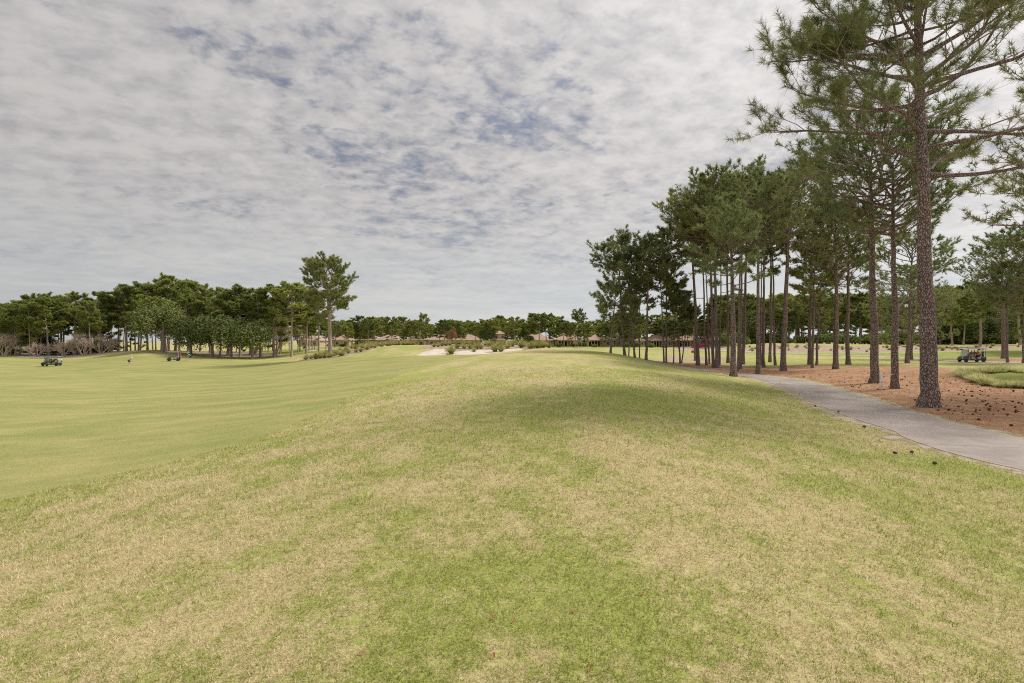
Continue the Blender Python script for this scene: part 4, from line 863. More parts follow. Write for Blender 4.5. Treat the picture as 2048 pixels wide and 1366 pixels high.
DC = [(902, 704, 1.25), (914, 697, .9), (928, 697, .9), (941, 698, .9), (951, 696, .8), (948, 700, .6), (929, 690, .9), (921, 689, .9), (912, 689, .9), (900, 689, .9), (892, 690, .9), (884, 690, .8), (876, 692, .7), (868, 692, .7), (937, 690, .8), (946, 690, .8),
      (953, 698, .8), (948, 702, .6), (962, 698, .8), (971, 691, .8), (979, 694, 1.1), (986, 692, .8), (990, 703, 1.1), (1002, 704, 1.0), (998, 697, 1.0), (1001, 694, .9), (1009, 691, .8), (1015, 699, .9), (1025, 695, .9), (1020, 688, .9), (1026, 688, .9), (1032, 688, 1.0), (1045, 689, 1.1), (1043, 699, 1.1), (1049, 696, .9),
      (1070, 694, 1.1), (1064, 693, .8), (1067, 700, 1.0), (1061, 703, 1.0), (1086, 694, 1.1), (1080, 700, 1.1), (1087, 699, 1.0), (1098, 699, .8), (1075, 702, .9), (985, 698, .7), (958, 692, .7)]
for px, py, k in DC:
    d = float(np.interp(py, [686, 705], [97, 76])); clump((px - 1024) / F * d, d, k * 1.15, cm, 'arching green and tan ornamental grass clump on the sandy dune by the bunkers', 'grass clumps on the centre dune')
sc0 = np.array(scrub_polys[0]); cnt = 0
while cnt < 78:
    x = random.uniform(sc0[:, 0].min(), sc0[:, 0].max()); y = random.uniform(sc0[:, 1].min(), sc0[:, 1].max())
    if poly_sdf(np.array([x]), np.array([y]), sc0)[0] > .3: clump(x, y, random.uniform(.7, 1.25), cm, 'ornamental grass clump on the sandy bank right of the lone pine', 'grass clumps on the left sandy bank'); cnt += 1
sc2 = np.array(scrub_polys[2]); cnt = 0
while cnt < 85:
    x = random.uniform(sc2[:, 0].min(), sc2[:, 0].max()); y = random.uniform(sc2[:, 1].min(), sc2[:, 1].max())
    if poly_sdf(np.array([x]), np.array([y]), sc2)[0] > .3: clump(x, y, random.uniform(.5, .95), cm + cm_b, 'small grass clump on the far sandy bank at the right', 'grass clumps on the right sandy bank'); cnt += 1
# hedge of variegated blades round the small lawn
hv = [clump_mesh('border_grass', 170, .66, .046, 1.3, 80 + i, m_varie) for i in range(4)]
hd = [clump_mesh('border_grass', 130, .55, .042, 1.35, 90 + i, m_clump) for i in range(2)]
for i in range(60):
    px = 1938 + i * 5.2 + random.uniform(-3, 3); x, y = hit(px, 746.5 - .00 * i + random.uniform(-1.5, 2) - (0 if px < 2048 else (px - 2048) * .02)); clump(x, y, random.uniform(.8, 1.15), hv, 'cream striped grass clump in the row behind the small lawn', 'border grasses behind the small lawn', 'border_grass', 'border grass')
for i in range(42):
    t_ = random.random(); px = 1912 + t_ * 58 + random.uniform(-4, 4); py = 749 + t_ * 20 + random.uniform(-4, 5) * (1 - .3 * t_); x, y = hit(px, py); clump(x, y, random.uniform(.75, 1.1), hv, 'cream striped grass clump at the left corner of the small lawn', 'border grasses at the lawn corner', 'border_grass', 'border grass')
for i in range(22):
    px = 1968 + i * 9 + random.uniform(-4, 4); x, y = hit(px, 774.5 + i * .45 + random.uniform(-1.5, 1.5)); clump(x, y, random.uniform(.6, .95), hd + hv[:1], 'olive and brown grass clump along the front edge of the small lawn', 'border grasses in front of the small lawn', 'border_grass', 'border grass')

# ------------------------------------------------------------------ pine cones, leaves, post
m_cone = simple('pine_cone', (0.13, 0.07, 0.05), .8, var=.4, scale=40)
b = MB(); b.lathe([(.010, -.052), (.024, -.045), (.031, -.02), (.028, .01), (.017, .04), (.004, .055)], 10, 'x')
for j in range(11):
    for i in range(7):
        a = (i + .5 * (j % 2)) / 7 * 2 * math.pi; x_ = -.046 + j * .0088; r_ = .034 * math.sin(math.pi * (.16 + .78 * (1 - (x_ + .046) / .1))) ** .7
        c_, s_ = math.cos(a), math.sin(a); o_ = r_ + .012
        b.add([(x_ - .004, r_ * .6 * c_ - .008 * s_, r_ * .6 * s_ + .008 * c_), (x_ - .004, r_ * .6 * c_ + .008 * s_, r_ * .6 * s_ - .008 * c_), (x_ + .008, o_ * c_ + .007 * s_, o_ * s_ - .007 * c_), (x_ + .008, o_ * c_ - .007 * s_, o_ * s_ + .007 * c_), (x_ + .004, r_ * c_, r_ * s_)], [(0, 1, 2, 3), (1, 4, 2), (0, 3, 4)])
cone0 = b.build('pine_cone', m_cone); cone_me = cone0.data; bpy.data.objects.remove(cone0)
def cone(x, y, label, group=None, k=1.0):
    o = link('pine_cone', cone_me, None, (x, y, gz(x, y) + .07 * k)); o.scale = (k,) * 3; o.rotation_euler = (random.uniform(-.3, .3), random.uniform(-.4, .4), random.uniform(0, 6.28)); return tag(o, label, 'pine cone', group)
npoly = np.array(needle_poly); cnt = 0; tries = 0
while cnt < 165 and tries < 9000:
    tries += 1
    r_ = random.random()
    if r_ < .40: px, py = random.gauss(1965, 85), random.gauss(800, 26)
    elif r_ < .8: px, py = random.uniform(1480, 1830), random.gauss(764, 12)
    else: px, py = random.uniform(1640, 2060), random.uniform(745, 860)
    if not (744 < py < 875 and px < 2070): continue
    x, y = hit(px, py)
    if poly_sdf(np.array([x]), np.array([y]), npoly)[0] < .5 or poly_sdf(np.array([x]), np.array([y]), lawn_poly)[0] > -.6: continue
    zone = ('among the pine straw between the largest trunk and the small lawn', 'cones near the small lawn') if px > 1870 else (('on the pine straw beside the path below the grove', 'cones below the grove') if px < 1740 else ('on the pine straw around the three big trunks', 'cones around the big trunks'))
    cone(x, y, 'dark pine cone ' + zone[0], zone[1], random.uniform(.6, 1.0)); cnt += 1
for px, py, lab in [(1790, 911, 'left one of two dark pine cones lying on the turf slope below the path'), (1824, 909, 'right one of two dark pine cones lying on the turf slope below the path'), (1728, 857, 'pine cone at the near edge of the path beside a bare sandy patch'), (1631, 815, 'pine cone on the turf at the upper near side of the path'), (1677, 826, 'pine cone on the turf edge a little below the upper one'), (1870, 932, 'small pine cone alone on the grass slope nearest the camera')]:
    x, y = hit(px, py); o = cone(x, y, lab, None, .85)
m_leaf = simple('dry_leaf', (0.36, 0.11, 0.06), .7, var=.3, scale=30)
b = MB(); b.add([(-.030, 0, .004), (-.012, -.011, .0), (.012, -.010, .002), (.034, 0, .010), (.012, .011, .002), (-.012, .012, .006), (0, 0, -.004)], [(0, 1, 6), (1, 2, 6), (2, 3, 6), (3, 4, 6), (4, 5, 6), (5, 0, 6)])
lf = b.build('fallen_leaf', m_leaf); leaf_me = lf.data; bpy.data.objects.remove(lf)
for px, py in [(984, 1240), (1027, 1246), (930, 1188), (736, 1180), (824, 1156), (1198, 1220), (1247, 1251), (1281, 1281), (1146, 1226), (920, 1322), (987, 1318), (1180, 1344), (767, 1233), (590, 1124), (725, 1312), (1232, 1180), (1285, 1192), (1194, 1130), (300, 1080), (1640, 1180)]:
    x, y = hit(px, py); o = link('fallen_leaf', leaf_me, None, (x, y, gz(x, y) + .022)); k = random.uniform(.5, .85); o.scale = (k, k, k); o.rotation_euler = (random.uniform(-.5, .5), random.uniform(-.5, .5), random.uniform(0, 6)); tag(o, 'small reddish dry leaf lying on the foreground turf', 'leaf', 'dry leaves on the turf')
m_white = simple('white_paint', (0.88, 0.87, 0.85), .45, var=.03)
m_black = simple('black_rubber', (0.025, 0.025, 0.027), .7)
x, y = hit(1762, 779.5); z = gz(x, y); s_ = y / F
e = empty('boundary_post', (x, y, z), label='white wooden post with a thin white rail running to the right-hand big pine', cat='post')
b = MB(); b.box(-.055, .055, -.055, .055, -.2, 32 * s_); b.box(-.075, .075, -.075, .075, 32 * s_, 32 * s_ + .03); b.build('post', m_white, e, bevel=.008)
b = MB(); b.tube([(.055, 0, 31 * s_ - .02), (.5, .02, 31.5 * s_ - .02), (.95, .05, 30.8 * s_ - .02)], .022, 8); b.build('rail', m_white, e, smooth=True)
b = MB(); b.box(-.02, .02, -.062, -.055, .42, .46); b.box(-.02, .02, -.062, -.055, .2, .24); b.build('bolt', m_black, e)

# ------------------------------------------------------------------ villas
def stucco(n, c): return simple(n, c, .9, spec=.1, var=.07, scale=.8)
m_wall = [stucco('cream_stucco', (0.56, 0.47, 0.31)), stucco('tan_stucco', (0.50, 0.42, 0.31)), stucco('yellow_stucco', (0.60, 0.52, 0.32))]
m_tile, t = mat('clay_roof_tiles'); tcn = N(t, 'ShaderNodeTexCoord'); wv = N(t, 'ShaderNodeTexWave'); t.links.new(tcn.outputs['Object'], wv.inputs[0]); wv.inputs['Scale'].default_value = 1.6; wv.inputs['Distortion'].default_value = .6
f = NOISE(t, tcn.outputs['Object'], 1.6, 6, .75); c = MIX(t, RAMP(t, f, .3, .7), (0.34, 0.225, 0.170), (0.54, 0.395, 0.31)); c = MIX(t, M_(t, 'MULTIPLY', wv.outputs['Fac'], .25), c, (0.30, 0.16, 0.11))
finish(t, c, .85, spec=.15)
m_glass = simple('dark_glass', (0.03, 0.04, 0.05), .12, spec=.6)
m_trim = simple('pale_trim', (0.66, 0.60, 0.50), .7)
m_dark = simple('dark_porch_shade', (0.05, 0.045, 0.04), .8)  # near-black colour for the shaded porch interior
def hip(mb, x0, x1, y0, y1, ze, zt, ov=.6):
    x0 -= ov; x1 += ov; y0 -= ov; y1 += ov; w_, d_ = x1 - x0, y1 - y0; k = min(w_, d_) / 2
    if w_ >= d_: a, b_ = (x0 + k, (y0 + y1) / 2, zt), (x1 - k, (y0 + y1) / 2, zt)
    else: a, b_ = ((x0 + x1) / 2, y0 + k, zt), ((x0 + x1) / 2, y1 - k, zt)
    v = [(x0, y0, ze), (x1, y0, ze), (x1, y1, ze), (x0, y1, ze), a, b_, (x0, y0, ze - .22), (x1, y0, ze - .22), (x1, y1, ze - .22), (x0, y1, ze - .22)]
    f = [(0, 1, 5, 4), (2, 3, 4, 5), (1, 2, 5), (3, 0, 4)] if w_ >= d_ else [(0, 1, 4), (1, 2, 5, 4), (2, 3, 5), (3, 0, 4, 5)]
    mb.add(v, f + [(0, 6, 7, 1), (1, 7, 8, 2), (2, 8, 9, 3), (3, 9, 6, 0), (6, 9, 8, 7)])
def villa(px0, px1, d, wi, label, wing=0, storey2=0, porch=0, wall_h=2.75, rise=3.0, group=None):
    x0, x1 = (px0 - 1024) / F * d, (px1 - 1024) / F * d; cx_ = (x0 + x1) / 2; z = min(gz(x0, d), gz(x1, d), gz(cx_, d)); w_ = x1 - x0; hw = w_ / 2; dp = 11
    e = empty('villa', (cx_, d, z), label=label, cat='house', group=group)
    b = MB(); b.box(-hw, hw, 0, dp, -.5, wall_h)
    rf = MB(); hip(rf, -hw, hw, 0, dp, wall_h + .22, wall_h + rise)
    if wing: b.box(hw * .25, hw * .85, -3.2, 0.01, -.5, wall_h - .1); hip(rf, hw * .25, hw * .85, -3.2, 4.5, wall_h + .12, wall_h + 1.6, .5)
    if storey2:
        sx = hw * .45 * storey2; b.box(sx - 3.2, sx + 3.2, 1.2, 7.6, wall_h, wall_h + 2.9); hip(rf, sx - 3.2, sx + 3.2, 1.2, 7.6, wall_h + 3.12, wall_h + 4.7, .5)
    b.build('wall', m_wall[wi % 3], e); rf.build('roof', m_tile, e)
    n = max(2, int(w_ / 3.6)); used = []
    for i in range(n):
        xx = -hw + (i + .5) * w_ / n; yy = -3.2 if (wing and hw * .25 < xx < hw * .85) else 0
        if porch and -hw * .8 < xx < hw * .05: continue
        m = MB(); m.box(xx - .65, xx + .65, yy - .06, yy + .02, .8, 2.2); fr = m.build('window', m_trim, e)
        m = MB(); m.box(xx - .55, xx - .03, yy - .09, yy - .058, .9, 2.1); m.box(xx + .03, xx + .55, yy - .09, yy - .058, .9, 2.1); m.build('pane', m_glass, fr)
    if storey2:
        for q in (-1.5, 1.5):
            m = MB(); m.box(sx + q - .6, sx + q + .6, 1.13, 1.21, wall_h + .9, wall_h + 2.2); fr = m.build('window', m_trim, e); m = MB(); m.box(sx + q - .5, sx + q + .5, 1.10, 1.132, wall_h + 1.0, wall_h + 2.1); m.build('pane', m_glass, fr)
    if porch:
        m = MB(); m.box(-hw * .8, hw * .05, -.05, .01, 0, 2.5); m.build('porch_shade', m_dark, e)  # flat dark panel on the wall, painted shade of the porch recess
        m = MB(); m.box(-hw * .84, hw * .09, -2.6, 0, 2.5, 2.74); hip(m, -hw * .82, hw * .07, -2.6, 2.5, 2.96, 4.2, .3); m.build('porch_roof', m_tile, e)
        for q in np.linspace(-hw * .8, hw * .05, 5):
            m = MB(); m.box(q - .17, q + .17, -2.5, -2.16, -.3, 2.5); m.build('column', m_wall[(wi + 1) % 3], e)
    return e
VL = [(596, 640, 244, 1, 'villa half hidden behind the pines left of the lone tall pine', 0, 0, 0), (664, 706, 236, 0, 'terracotta-roofed villa just right of the lone tall pine', 1, 0, 0), (704, 744, 240, 1, 'villa with a small upper storey, second right of the lone tall pine', 0, 1, 0), (750, 802, 238, 0, 'pale-walled low villa behind the sandy bank', 1, 0, 0),
      (812, 853, 238, 2, 'yellow-walled villa with an upper storey behind the bank', 0, .6, 0), (855, 905, 238, 1, 'villa behind the rust red tree', 1, 0, 0), (910, 962, 236, 0, 'low villa with dark porch behind the dune clumps', 0, 0, 1), (982, 1012, 238, 2, 'yellow two-storey villa beside the cone-shaped evergreen', 0, .2, 0),
      (1034, 1106, 236, 0, 'wide villa with long clay roof and porch right of the dunes', 1, 0, 1), (1110, 1166, 234, 2, 'cream villa with porch columns behind the ridge crest', 1, 0, 1), (1170, 1226, 236, 0, 'cream villa seen past the leaning edge pines', 0, 0, 1), (1230, 1290, 240, 1, 'villa behind the thin pines at the grove edge', 1, 0, 0),
      (1294, 1345, 240, 2, 'yellow villa seen between the twin pines', 1, 0, 1), (1350, 1402, 242, 0, 'villa with wide clay roof behind the left part of the grove', 0, 0, 1), (1410, 1460, 246, 1, 'last villa of the row behind the dense trunks', 1, 0, 0), (1985, 2012, 190, 1, 'pinkish house glimpsed in the wood behind the second path pines', 0, 0, 0)]
for (a_, b_, d, wi, lab, wing, s2, po) in VL: villa(a_, b_, d, wi, lab, wing, s2, po, group='villas along the far side of the course')
m_azal = foliage('azalea_flowers', (0.30, 0.03, 0.12), (0.60, 0.08, 0.28), None, .2)
azm = leafy_mesh(1.6, .7, .6, 900, .16, 17, .05, base=.02, lobes=9)
for px, d, k, lab in [(1403, 190, 1.3, 'bright pink flowering azalea bush between grove trunks'), (1392, 188, .8, 'smaller pink azalea left of the brightest one')]:
    x, d, z = at(px, d); add_leafy('azalea_bush', (x, d, z), azm, m_azal, lab, cat='flowering shrub', scale=(k * 1.5, k, k))

# ------------------------------------------------------------------ people
m_skin = simple('skin', (0.56, 0.34, 0.25), .55, var=.05)
def cloth(n, c): return simple(n, c, .85, spec=.15, var=.1, scale=9)
CL_ = {k: cloth(k + '_cloth', v) for k, v in dict(light_blue=(0.42, 0.60, 0.80), navy=(0.035, 0.05, 0.12), teal=(0.06, 0.50, 0.42), green=(0.05, 0.42, 0.24), white=(0.78, 0.78, 0.78), dark=(0.035, 0.04, 0.045), purple=(0.30, 0.12, 0.28), blue=(0.07, 0.16, 0.48), khaki=(0.42, 0.34, 0.22), pink=(0.55, 0.22, 0.30), yellow=(0.6, 0.6, 0.15)).items()}
m_hair = simple('hair', (0.07, 0.045, 0.03), .7)
def skin_obj(name, verts, edges, radii, m, parent, root=0):
    me = bpy.data.meshes.new(name); me.from_pydata(verts, edges, []); me.materials.append(m); o = link(name, me, parent)
    sk = o.modifiers.new('skin', 'SKIN'); sk.use_smooth_shade = True
    lay = me.skin_vertices[0] if len(me.skin_vertices) else None
    if lay is None:
        bm = bmesh.new(); bm.from_mesh(me); bm.verts.layers.skin.verify(); bm.to_mesh(me); bm.free(); lay = me.skin_vertices[0]
    for i, r in enumerate(radii): lay.data[i].radius = (r, r) if not isinstance(r, tuple) else r; lay.data[i].use_root = (i == root)
    ss = o.modifiers.new('sub', 'SUBSURF'); ss.levels = 1; ss.render_levels = 1; return o
import bmesh
def person(x, y, z, rz, pose, shirt, pants, label, hat=None, group=None, long_p=False):
    """faces local +x; pose: 'bent', 'sit', 'stand'"""
    e = empty('person', (x, y, z), rz, label=label, cat='person', group=group)
    if pose == 'bent':
        hip, knee, ank = (-.12, .10, .92), (.06, .12, .50), (-.04, .12, .08); sp, ch, nk, h1, h2_ = (.04, 0, 1.08), (.25, 0, 1.27), (.36, 0, 1.36), (.43, 0, 1.40), (.52, 0, 1.48); sh = (.26, .19, 1.30); el = (.36, .20, 1.02); wr = (.46, .06, .80); pel = (-.12, 0, .95)
    elif pose == 'sit':
        pel = (0, 0, .14); hip, knee, ank = (0, .10, .12), (.42, .12, .16), (.46, .12, -.26); sp, ch, nk, h1, h2_ = (-.03, 0, .34), (-.04, 0, .55), (-.01, 0, .70), (.01, 0, .76), (.03, 0, .88); sh = (-.03, .19, .60); el = (.08, .24, .36); wr = (.30, .14, .36)
    else:
        pel = (0, 0, .95); hip, knee, ank = (0, .10, .90), (.03, .11, .50), (-.02, .11, .08); sp, ch, nk, h1, h2_ = (0, 0, 1.15), (-.01, 0, 1.36), (.0, 0, 1.50), (.02, 0, 1.56), (.03, 0, 1.68); sh = (0, .19, 1.42); el = (-.02, .24, 1.14); wr = (.12, .22, .92)
    m_ = lambda p: (p[0], -p[1], p[2]); toe = (ank[0] + .17, ank[1] + .02, ank[2] - .04); hn = tuple(np.array(wr) + (np.array(wr) - np.array(el)) / np.linalg.norm(np.array(wr) - np.array(el)) * .08)
    V = [pel, sp, ch, nk, h1, h2_, sh, el, wr, hn, m_(sh), m_(el), m_(wr), m_(hn), hip, knee, ank, toe, m_(hip), m_(knee), m_(ank), m_(toe)]
    E = [(0, 1), (1, 2), (2, 3), (3, 4), (4, 5), (2, 6), (6, 7), (7, 8), (8, 9), (2, 10), (10, 11), (11, 12), (12, 13), (0, 14), (14, 15), (15, 16), (16, 17), (0, 18), (18, 19), (19, 20), (20, 21)]
    rd = [.13, .125, .14, .058, .075, .085, .060, .043, .030, .036, .060, .043, .030, .036, .088, .058, .040, .035, .088, .058, .040, .035]
    hv_ = np.array(hn); dv = (np.array(hn) - np.array(wr)) / .08; side = np.array([.5, -.2, .1]); side = side / np.linalg.norm(side)
    for mir in (0, 1):
        root = 9 + 4 * mir
        for q in range(5):
            o0 = (q - 1.5) * .019; ln = [.055, .075, .082, .074, .058][q]
            a = hv_ + side * o0 + dv * .02; bb = a + dv * ln * .55; c_ = a + dv * ln * .95 + np.array([-.012, 0, -.008])
            if q == 0: a = hv_ - side * .03 - dv * .03; bb = a + dv * .03 - side * .025; c_ = bb + dv * .03
            for p_ in (bb, c_):
                V.append(tuple(p_) if not mir else m_(tuple(p_))); rd.append(.009)
            n_ = len(V); E += [(root, n_ - 2), (n_ - 2, n_ - 1)]
    skin_obj('body', V, E, rd, m_skin, e)
    skin_obj('shirt', [pel, sp, ch, tuple((np.array(ch) * .4 + np.array(nk) * .6)), sh, tuple((np.array(sh) + np.array(el)) / 2), m_(sh), m_(tuple((np.array(sh) + np.array(el)) / 2))], [(0, 1), (1, 2), (2, 3), (2, 4), (4, 5), (2, 6), (6, 7)], [.150, .148, .165, .075, .080, .068, .080, .068], CL_[shirt], e)
    lo = ank if long_p else tuple((np.array(knee) * .85 + np.array(hip) * .15)); pl = [pel, hip, knee if long_p else lo, lo if long_p else lo]
    Vp = [pel, hip, lo, m_(hip), m_(lo)]; Ep = [(0, 1), (1, 2), (0, 3), (3, 4)]; Rp = [.155, .108, .085, .108, .085]
    if long_p: Vp = [pel, hip, knee, lo, m_(hip), m_(knee), m_(lo)]; Ep = [(0, 1), (1, 2), (2, 3), (0, 4), (4, 5), (5, 6)]; Rp = [.155, .108, .075, .055, .108, .075, .055]
    skin_obj('trousers' if long_p else 'shorts', Vp, Ep, Rp, CL_[pants], e)
    ax = (np.array(h2_) - np.array(h1)); ax = ax / np.linalg.norm(ax); c0 = np.array(h1) * .35 + np.array(h2_) * .65
    skin_obj('cap' if hat else 'hair', [tuple(c0 - np.array([.02, 0, 0])), tuple(c0 + ax * .07 - np.array([.01, 0, 0]))] + ([tuple(c0 + ax * .03 + np.array([.13, 0, 0]))] if hat else []), [(0, 1)] + ([(0, 2)] if hat else []), [.098, .07] + ([.03] if hat else []), CL_[hat] if hat else m_hair, e)
    for sg in (1, -1):
        b = MB(); p0 = np.array([ank[0], ank[1] * sg, ank[2]]); b.box(p0[0] - .09, p0[0] + .20, p0[1] - .05, p0[1] + .05, p0[2] - .08, p0[2] + .02); b.build('shoe', CL_['white'], e, bevel=.02)
    return e

# ------------------------------------------------------------------ golf carts
m_cart = simple('dark_cart_paint', (0.035, 0.04, 0.055), .3, spec=.6); m_seat = simple('tan_vinyl', (0.40, 0.33, 0.25), .6); m_metal = simple('steel', (0.35, 0.35, 0.36), .35, .8)
m_roofc = simple('grey_canopy', (0.22, 0.24, 0.30), .5); m_rim = simple('pale_rim', (0.65, 0.65, 0.66), .35, .5); m_shield = simple('windscreen', (0.55, 0.60, 0.62), .15, spec=.6)
m_red = cloth('red_bag', (0.60, 0.04, 0.05)); m_wbag = cloth('white_bag', (0.75, 0.75, 0.74))
def cart(x, y, rz, label, rows=1, bag=True, roof_col=None):
    e = empty('golf_cart', (x, y, gz(x, y) + .02), rz, label=label, cat='golf cart'); L = 2.35 + .85 * (rows - 1); hx = L / 2
    b = MB(); b.prism([(-hx, .34), (-hx, .66), (-hx + .25, .74), (-hx + .62, .70), (-hx + .66, .42), (hx - .95, .36), (hx - .72, .40), (hx - .62, .78), (hx - .35, .80), (hx - .03, .60), (hx, .40), (hx - .1, .28), (-hx + .1, .26)], -.56, .56); b.build('body', m_cart, e, bevel=.035)
    b = MB(); b.prism([(-hx - .05, 1.86), (-hx + .1, 1.93), (hx - .55, 1.94), (hx - .35, 1.88), (hx - .35, 1.84), (-hx - .05, 1.82)], -.60, .60); b.build('roof', roof_col or m_roofc, e, bevel=.03)
    for sy in (-1, 1):
        for p_ in ([(hx - .55, .52 * sy, .75), (hx - .62, .53 * sy, 1.3), (hx - .72, .55 * sy, 1.86)], [(-hx + .15, .54 * sy, .6), (-hx + .12, .55 * sy, 1.3), (-hx + .1, .56 * sy, 1.86)]):
            b = MB(); b.tube(p_, .022, 8); b.build('post', m_black, e, smooth=True)
        for wx in (-hx + .38, hx - .38):
            b = MB(); b.lathe([(.14, -.09), (.21, -.095), (.235, -.06), (.235, .06), (.21, .095), (.14, .09)], 20, 'y'); w_ = b.build('wheel', m_black, e, (wx, .50 * sy, .235), smooth=False); b = MB(); b.lathe([(.05, -.075), (.135, -.085), (.135, .085), (.05, .075)], 16, 'y'); b.build('rim', m_rim, w_)
    seats = []
    for r in range(rows):
        sx = hx - 1.42 - .85 * r if rows > 1 else hx - 1.45; seats.append(sx)
        b = MB(); b.box(sx - .24, sx + .24, -.50, .50, .42, .74); b.build('seat', m_seat, e, bevel=.04); b = MB(); b.box(sx - .34, sx - .24, -.50, .50, .80, 1.18, rot=('Y', -.15)); b.build('backrest', m_seat, e, bevel=.03)
    b = MB(); b.box(hx - .70, hx - .685, -.50, .50, .85, 1.75, rot=('Y', -.14)); b.build('windscreen', m_shield, e)
    b = MB(); b.tube([(hx - .75, .25, .80), (hx - .92, .25, 1.02)], .02, 6); c_ = np.array([hx - .93, .25, 1.03]); ring = [tuple(c_ + .15 * np.array([math.sin(a) * .5, math.cos(a), math.sin(a) * .86])) for a in np.linspace(0, 6.283, 15)]; b.tube(ring, .014, 6); b.build('steering_wheel', m_black, e)
    for sy in (-.38, .38): b = MB(); b.lathe([(.06, 0), (.075, .02), (.05, .035)], 12, 'x', (hx - .02, sy, .55)); b.build('headlight', m_white, e)
    return e, hx, seats
def bag(parent_e, hx, yl, mats_, label):
    """golf bag standing on the back of a cart"""
    M0 = Matrix.Translation(parent_e.location) @ Matrix.Rotation(parent_e.rotation_euler.z, 4, 'Z'); p_ = M0 @ Vector((-hx + .02, yl, .62))
    e = empty('golf_bag', p_, parent_e.rotation_euler.z, label=label, cat='golf bag')
    b = MB(); b.lathe([(.10, 0), (.125, .03), (.12, .4), (.135, .82), (.12, .84)], 14); b.build('bag_body', mats_[0], e, smooth=True); b = MB(); b.box(-.19, -.11, -.09, .09, .12, .5); b.build('pocket', mats_[1], e, bevel=.03)
    for i in range(5):
        a = i * 1.26; q = (.06 * math.cos(a), .06 * math.sin(a)); b = MB(); b.tube([(q[0], q[1], .6), (q[0] * 1.3, q[1] * 1.3, 1.08)], .009, 5); cl_ = b.build('club', m_metal, e); b = MB(); b.lathe([(.01, 1.05), (.045, 1.09), (.035, 1.15), (.01, 1.17)], 8, 'z', (q[0] * 1.3, q[1] * 1.3, 0)); b.build('club_head', m_black if i % 2 else mats_[1], cl_)
    return e
def seat_person(ce, sx, yl, shirt, pants, label, hat=None):
    M0 = Matrix.Translation(ce.location) @ Matrix.Rotation(ce.rotation_euler.z, 4, 'Z'); p_ = M0 @ Vector((sx + .02, yl, .72)); return person(p_.x, p_.y, p_.z, ce.rotation_euler.z, 'sit', shirt, pants, label, hat, long_p=True)
x, y, z = at(103, 103); c1, hx, ss = cart(x, y, math.pi + .12, 'long dark golf cart with grey canopy driving left across the fairway at the far left', 2)
for sx, yl, sh_, pn, lab, ht in [(ss[0], .25, 'green', 'navy', 'driver in a green shirt in the long cart', None), (ss[0], -.25, 'teal', 'dark', 'person in a teal green shirt beside the driver of the long cart', None), (ss[1], .25, 'dark', 'navy', 'person in a dark shirt on the rear seat of the long cart', None), (ss[1], -.25, 'blue', 'khaki', 'person in a blue shirt on the rear seat of the long cart', 'white')]: seat_person(c1, sx, yl, sh_, pn, lab, ht)
bag(c1, hx, -.2, (m_wbag, m_black), 'white golf bag on the back of the long left cart')
x, y, z = at(347, 108); c2, hx, ss = cart(x, y, math.pi + .75, 'dark two-seat golf cart parked on the fairway between two golfers', 1)
bag(c2, hx, .22, (m_red, m_wbag), 'red golf bag on the back of the parked cart'); bag(c2, hx, -.22, (m_wbag, m_black), 'white golf bag beside the red one on the parked cart')
x, y = hit(1943, 724.5); y = min(y, 72); x = (1943 - 1024) / F * y; c3, hx, ss = cart(x, y, math.pi + .02, 'dark golf cart with a pale canopy driving left on the second path at the right', 2, roof_col=simple('pale_canopy', (0.45, 0.47, 0.58), .5))
for sx, yl, sh_, pn, lab, ht in [(ss[0], .25, 'purple', 'khaki', 'driver in a purple shirt in the right cart', None), (ss[0], -.25, 'white', 'khaki', 'person in a white shirt beside the driver of the right cart', 'yellow'), (ss[1], .25, 'pink', 'dark', 'person in a pink shirt on the rear seat of the right cart', None), (ss[1], -.25, 'dark', 'dark', 'person in dark clothes on the rear seat of the right cart', None)]: seat_person(c3, sx, yl, sh_, pn, lab, ht)
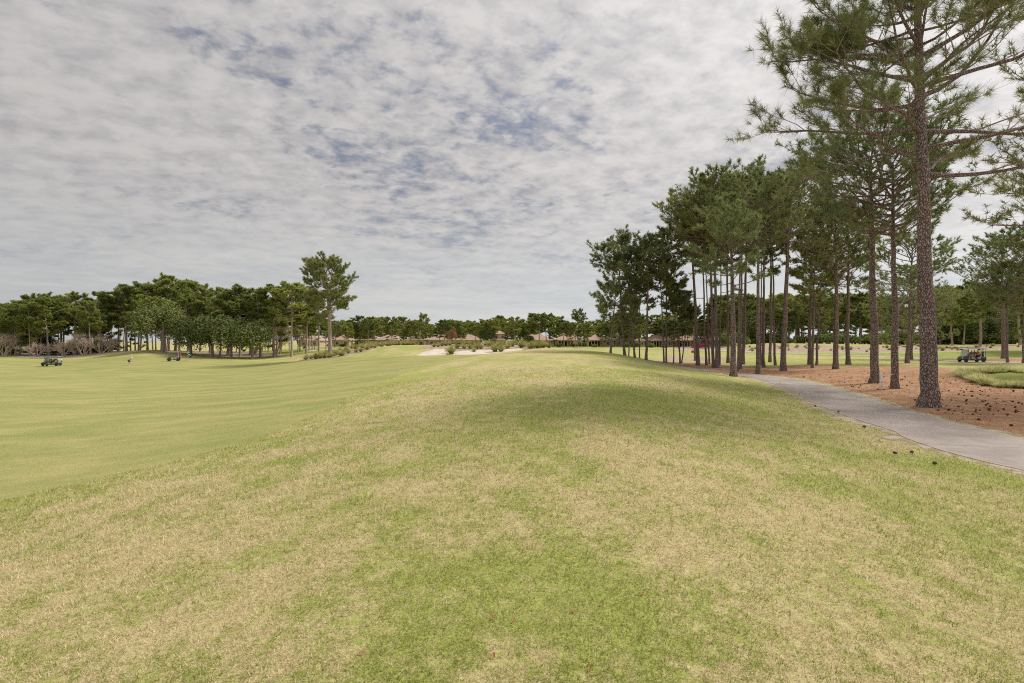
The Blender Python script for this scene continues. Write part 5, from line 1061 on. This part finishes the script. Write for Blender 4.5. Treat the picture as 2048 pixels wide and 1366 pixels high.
bag(c3, hx, 0, (simple('grey_bag', (0.10, 0.10, 0.11), .8), m_wbag), 'grey golf bag on the back of the right cart')
def club_at(px_e, rz, x0, z1, label):
    e = empty('golf_club', px_e, rz, label=label, cat='golf club'); b = MB(); b.tube([(x0, 0, z1), (x0 + .32, 0, .03)], .009, 6); b.build('shaft', m_metal, e); b = MB(); b.box(x0 + .30, x0 + .36, -.06, .03, .0, .04); b.build('club_head', m_metal, e, bevel=.006)
x, y, z = at(259, 96); person(x, y, z, -.25, 'bent', 'light_blue', 'navy', 'golfer in a light blue shirt and navy shorts bending over on the fairway', 'white'); club_at((x, y, z), -.25, .47, .84, 'golf club held by the golfer in light blue')
x, y, z = at(380, 104); person(x, y, z, math.pi + .3, 'bent', 'teal', 'navy', 'golfer in a teal shirt and dark shorts bending over right of the parked cart', 'navy'); club_at((x, y, z), math.pi + .3, .47, .84, 'golf club held by the golfer in teal')
x, y, z = at(356, 109.5); person(x, y, z, -2.4, 'stand', 'pink', 'white', 'person in white trousers standing at the back of the parked cart', 'white', long_p=True)
x, y, z = at(360, 122); person(x, y, z, -1.2, 'stand', 'light_blue', 'khaki', 'person in a pale blue shirt standing on the rise behind the parked cart', None)
# flagstick beyond the dune, tee markers and a low sign near the grove
x, y, z = at(939.6, 118); e = empty('flagstick', (x, y, z), label='thin pale flagstick rising behind the centre dune', cat='flagstick'); b = MB(); b.tube([(0, 0, -.1), (0, 0, 2.3)], .02, 6); b.build('pole', m_white, e); b = MB(); b.prism([(0.02, 2.28), (.42, 2.12), (.02, 1.95)], -.005, .005); b.build('flag', simple('flag_yellow', (0.7, 0.6, 0.2), .8), e)
for px, d, m, lab in [(1386, 130, m_red, 'small red marker box on the grass left among the grove trunks'), (1399, 131, m_white, 'small white marker box right of the red one'), (1358, 190, CL_['teal'], 'small teal bin before the villas between thin trunks')]:
    x, d, z = at(px, d); b = MB(); b.prism([(-.35, 0), (-.4, .5), (-.2, .62), (.2, .62), (.4, .5), (.35, 0)], -.25, .25); o = b.build('marker_box', m, None, (x, d, z), bevel=.04); tag(o, lab, 'box')
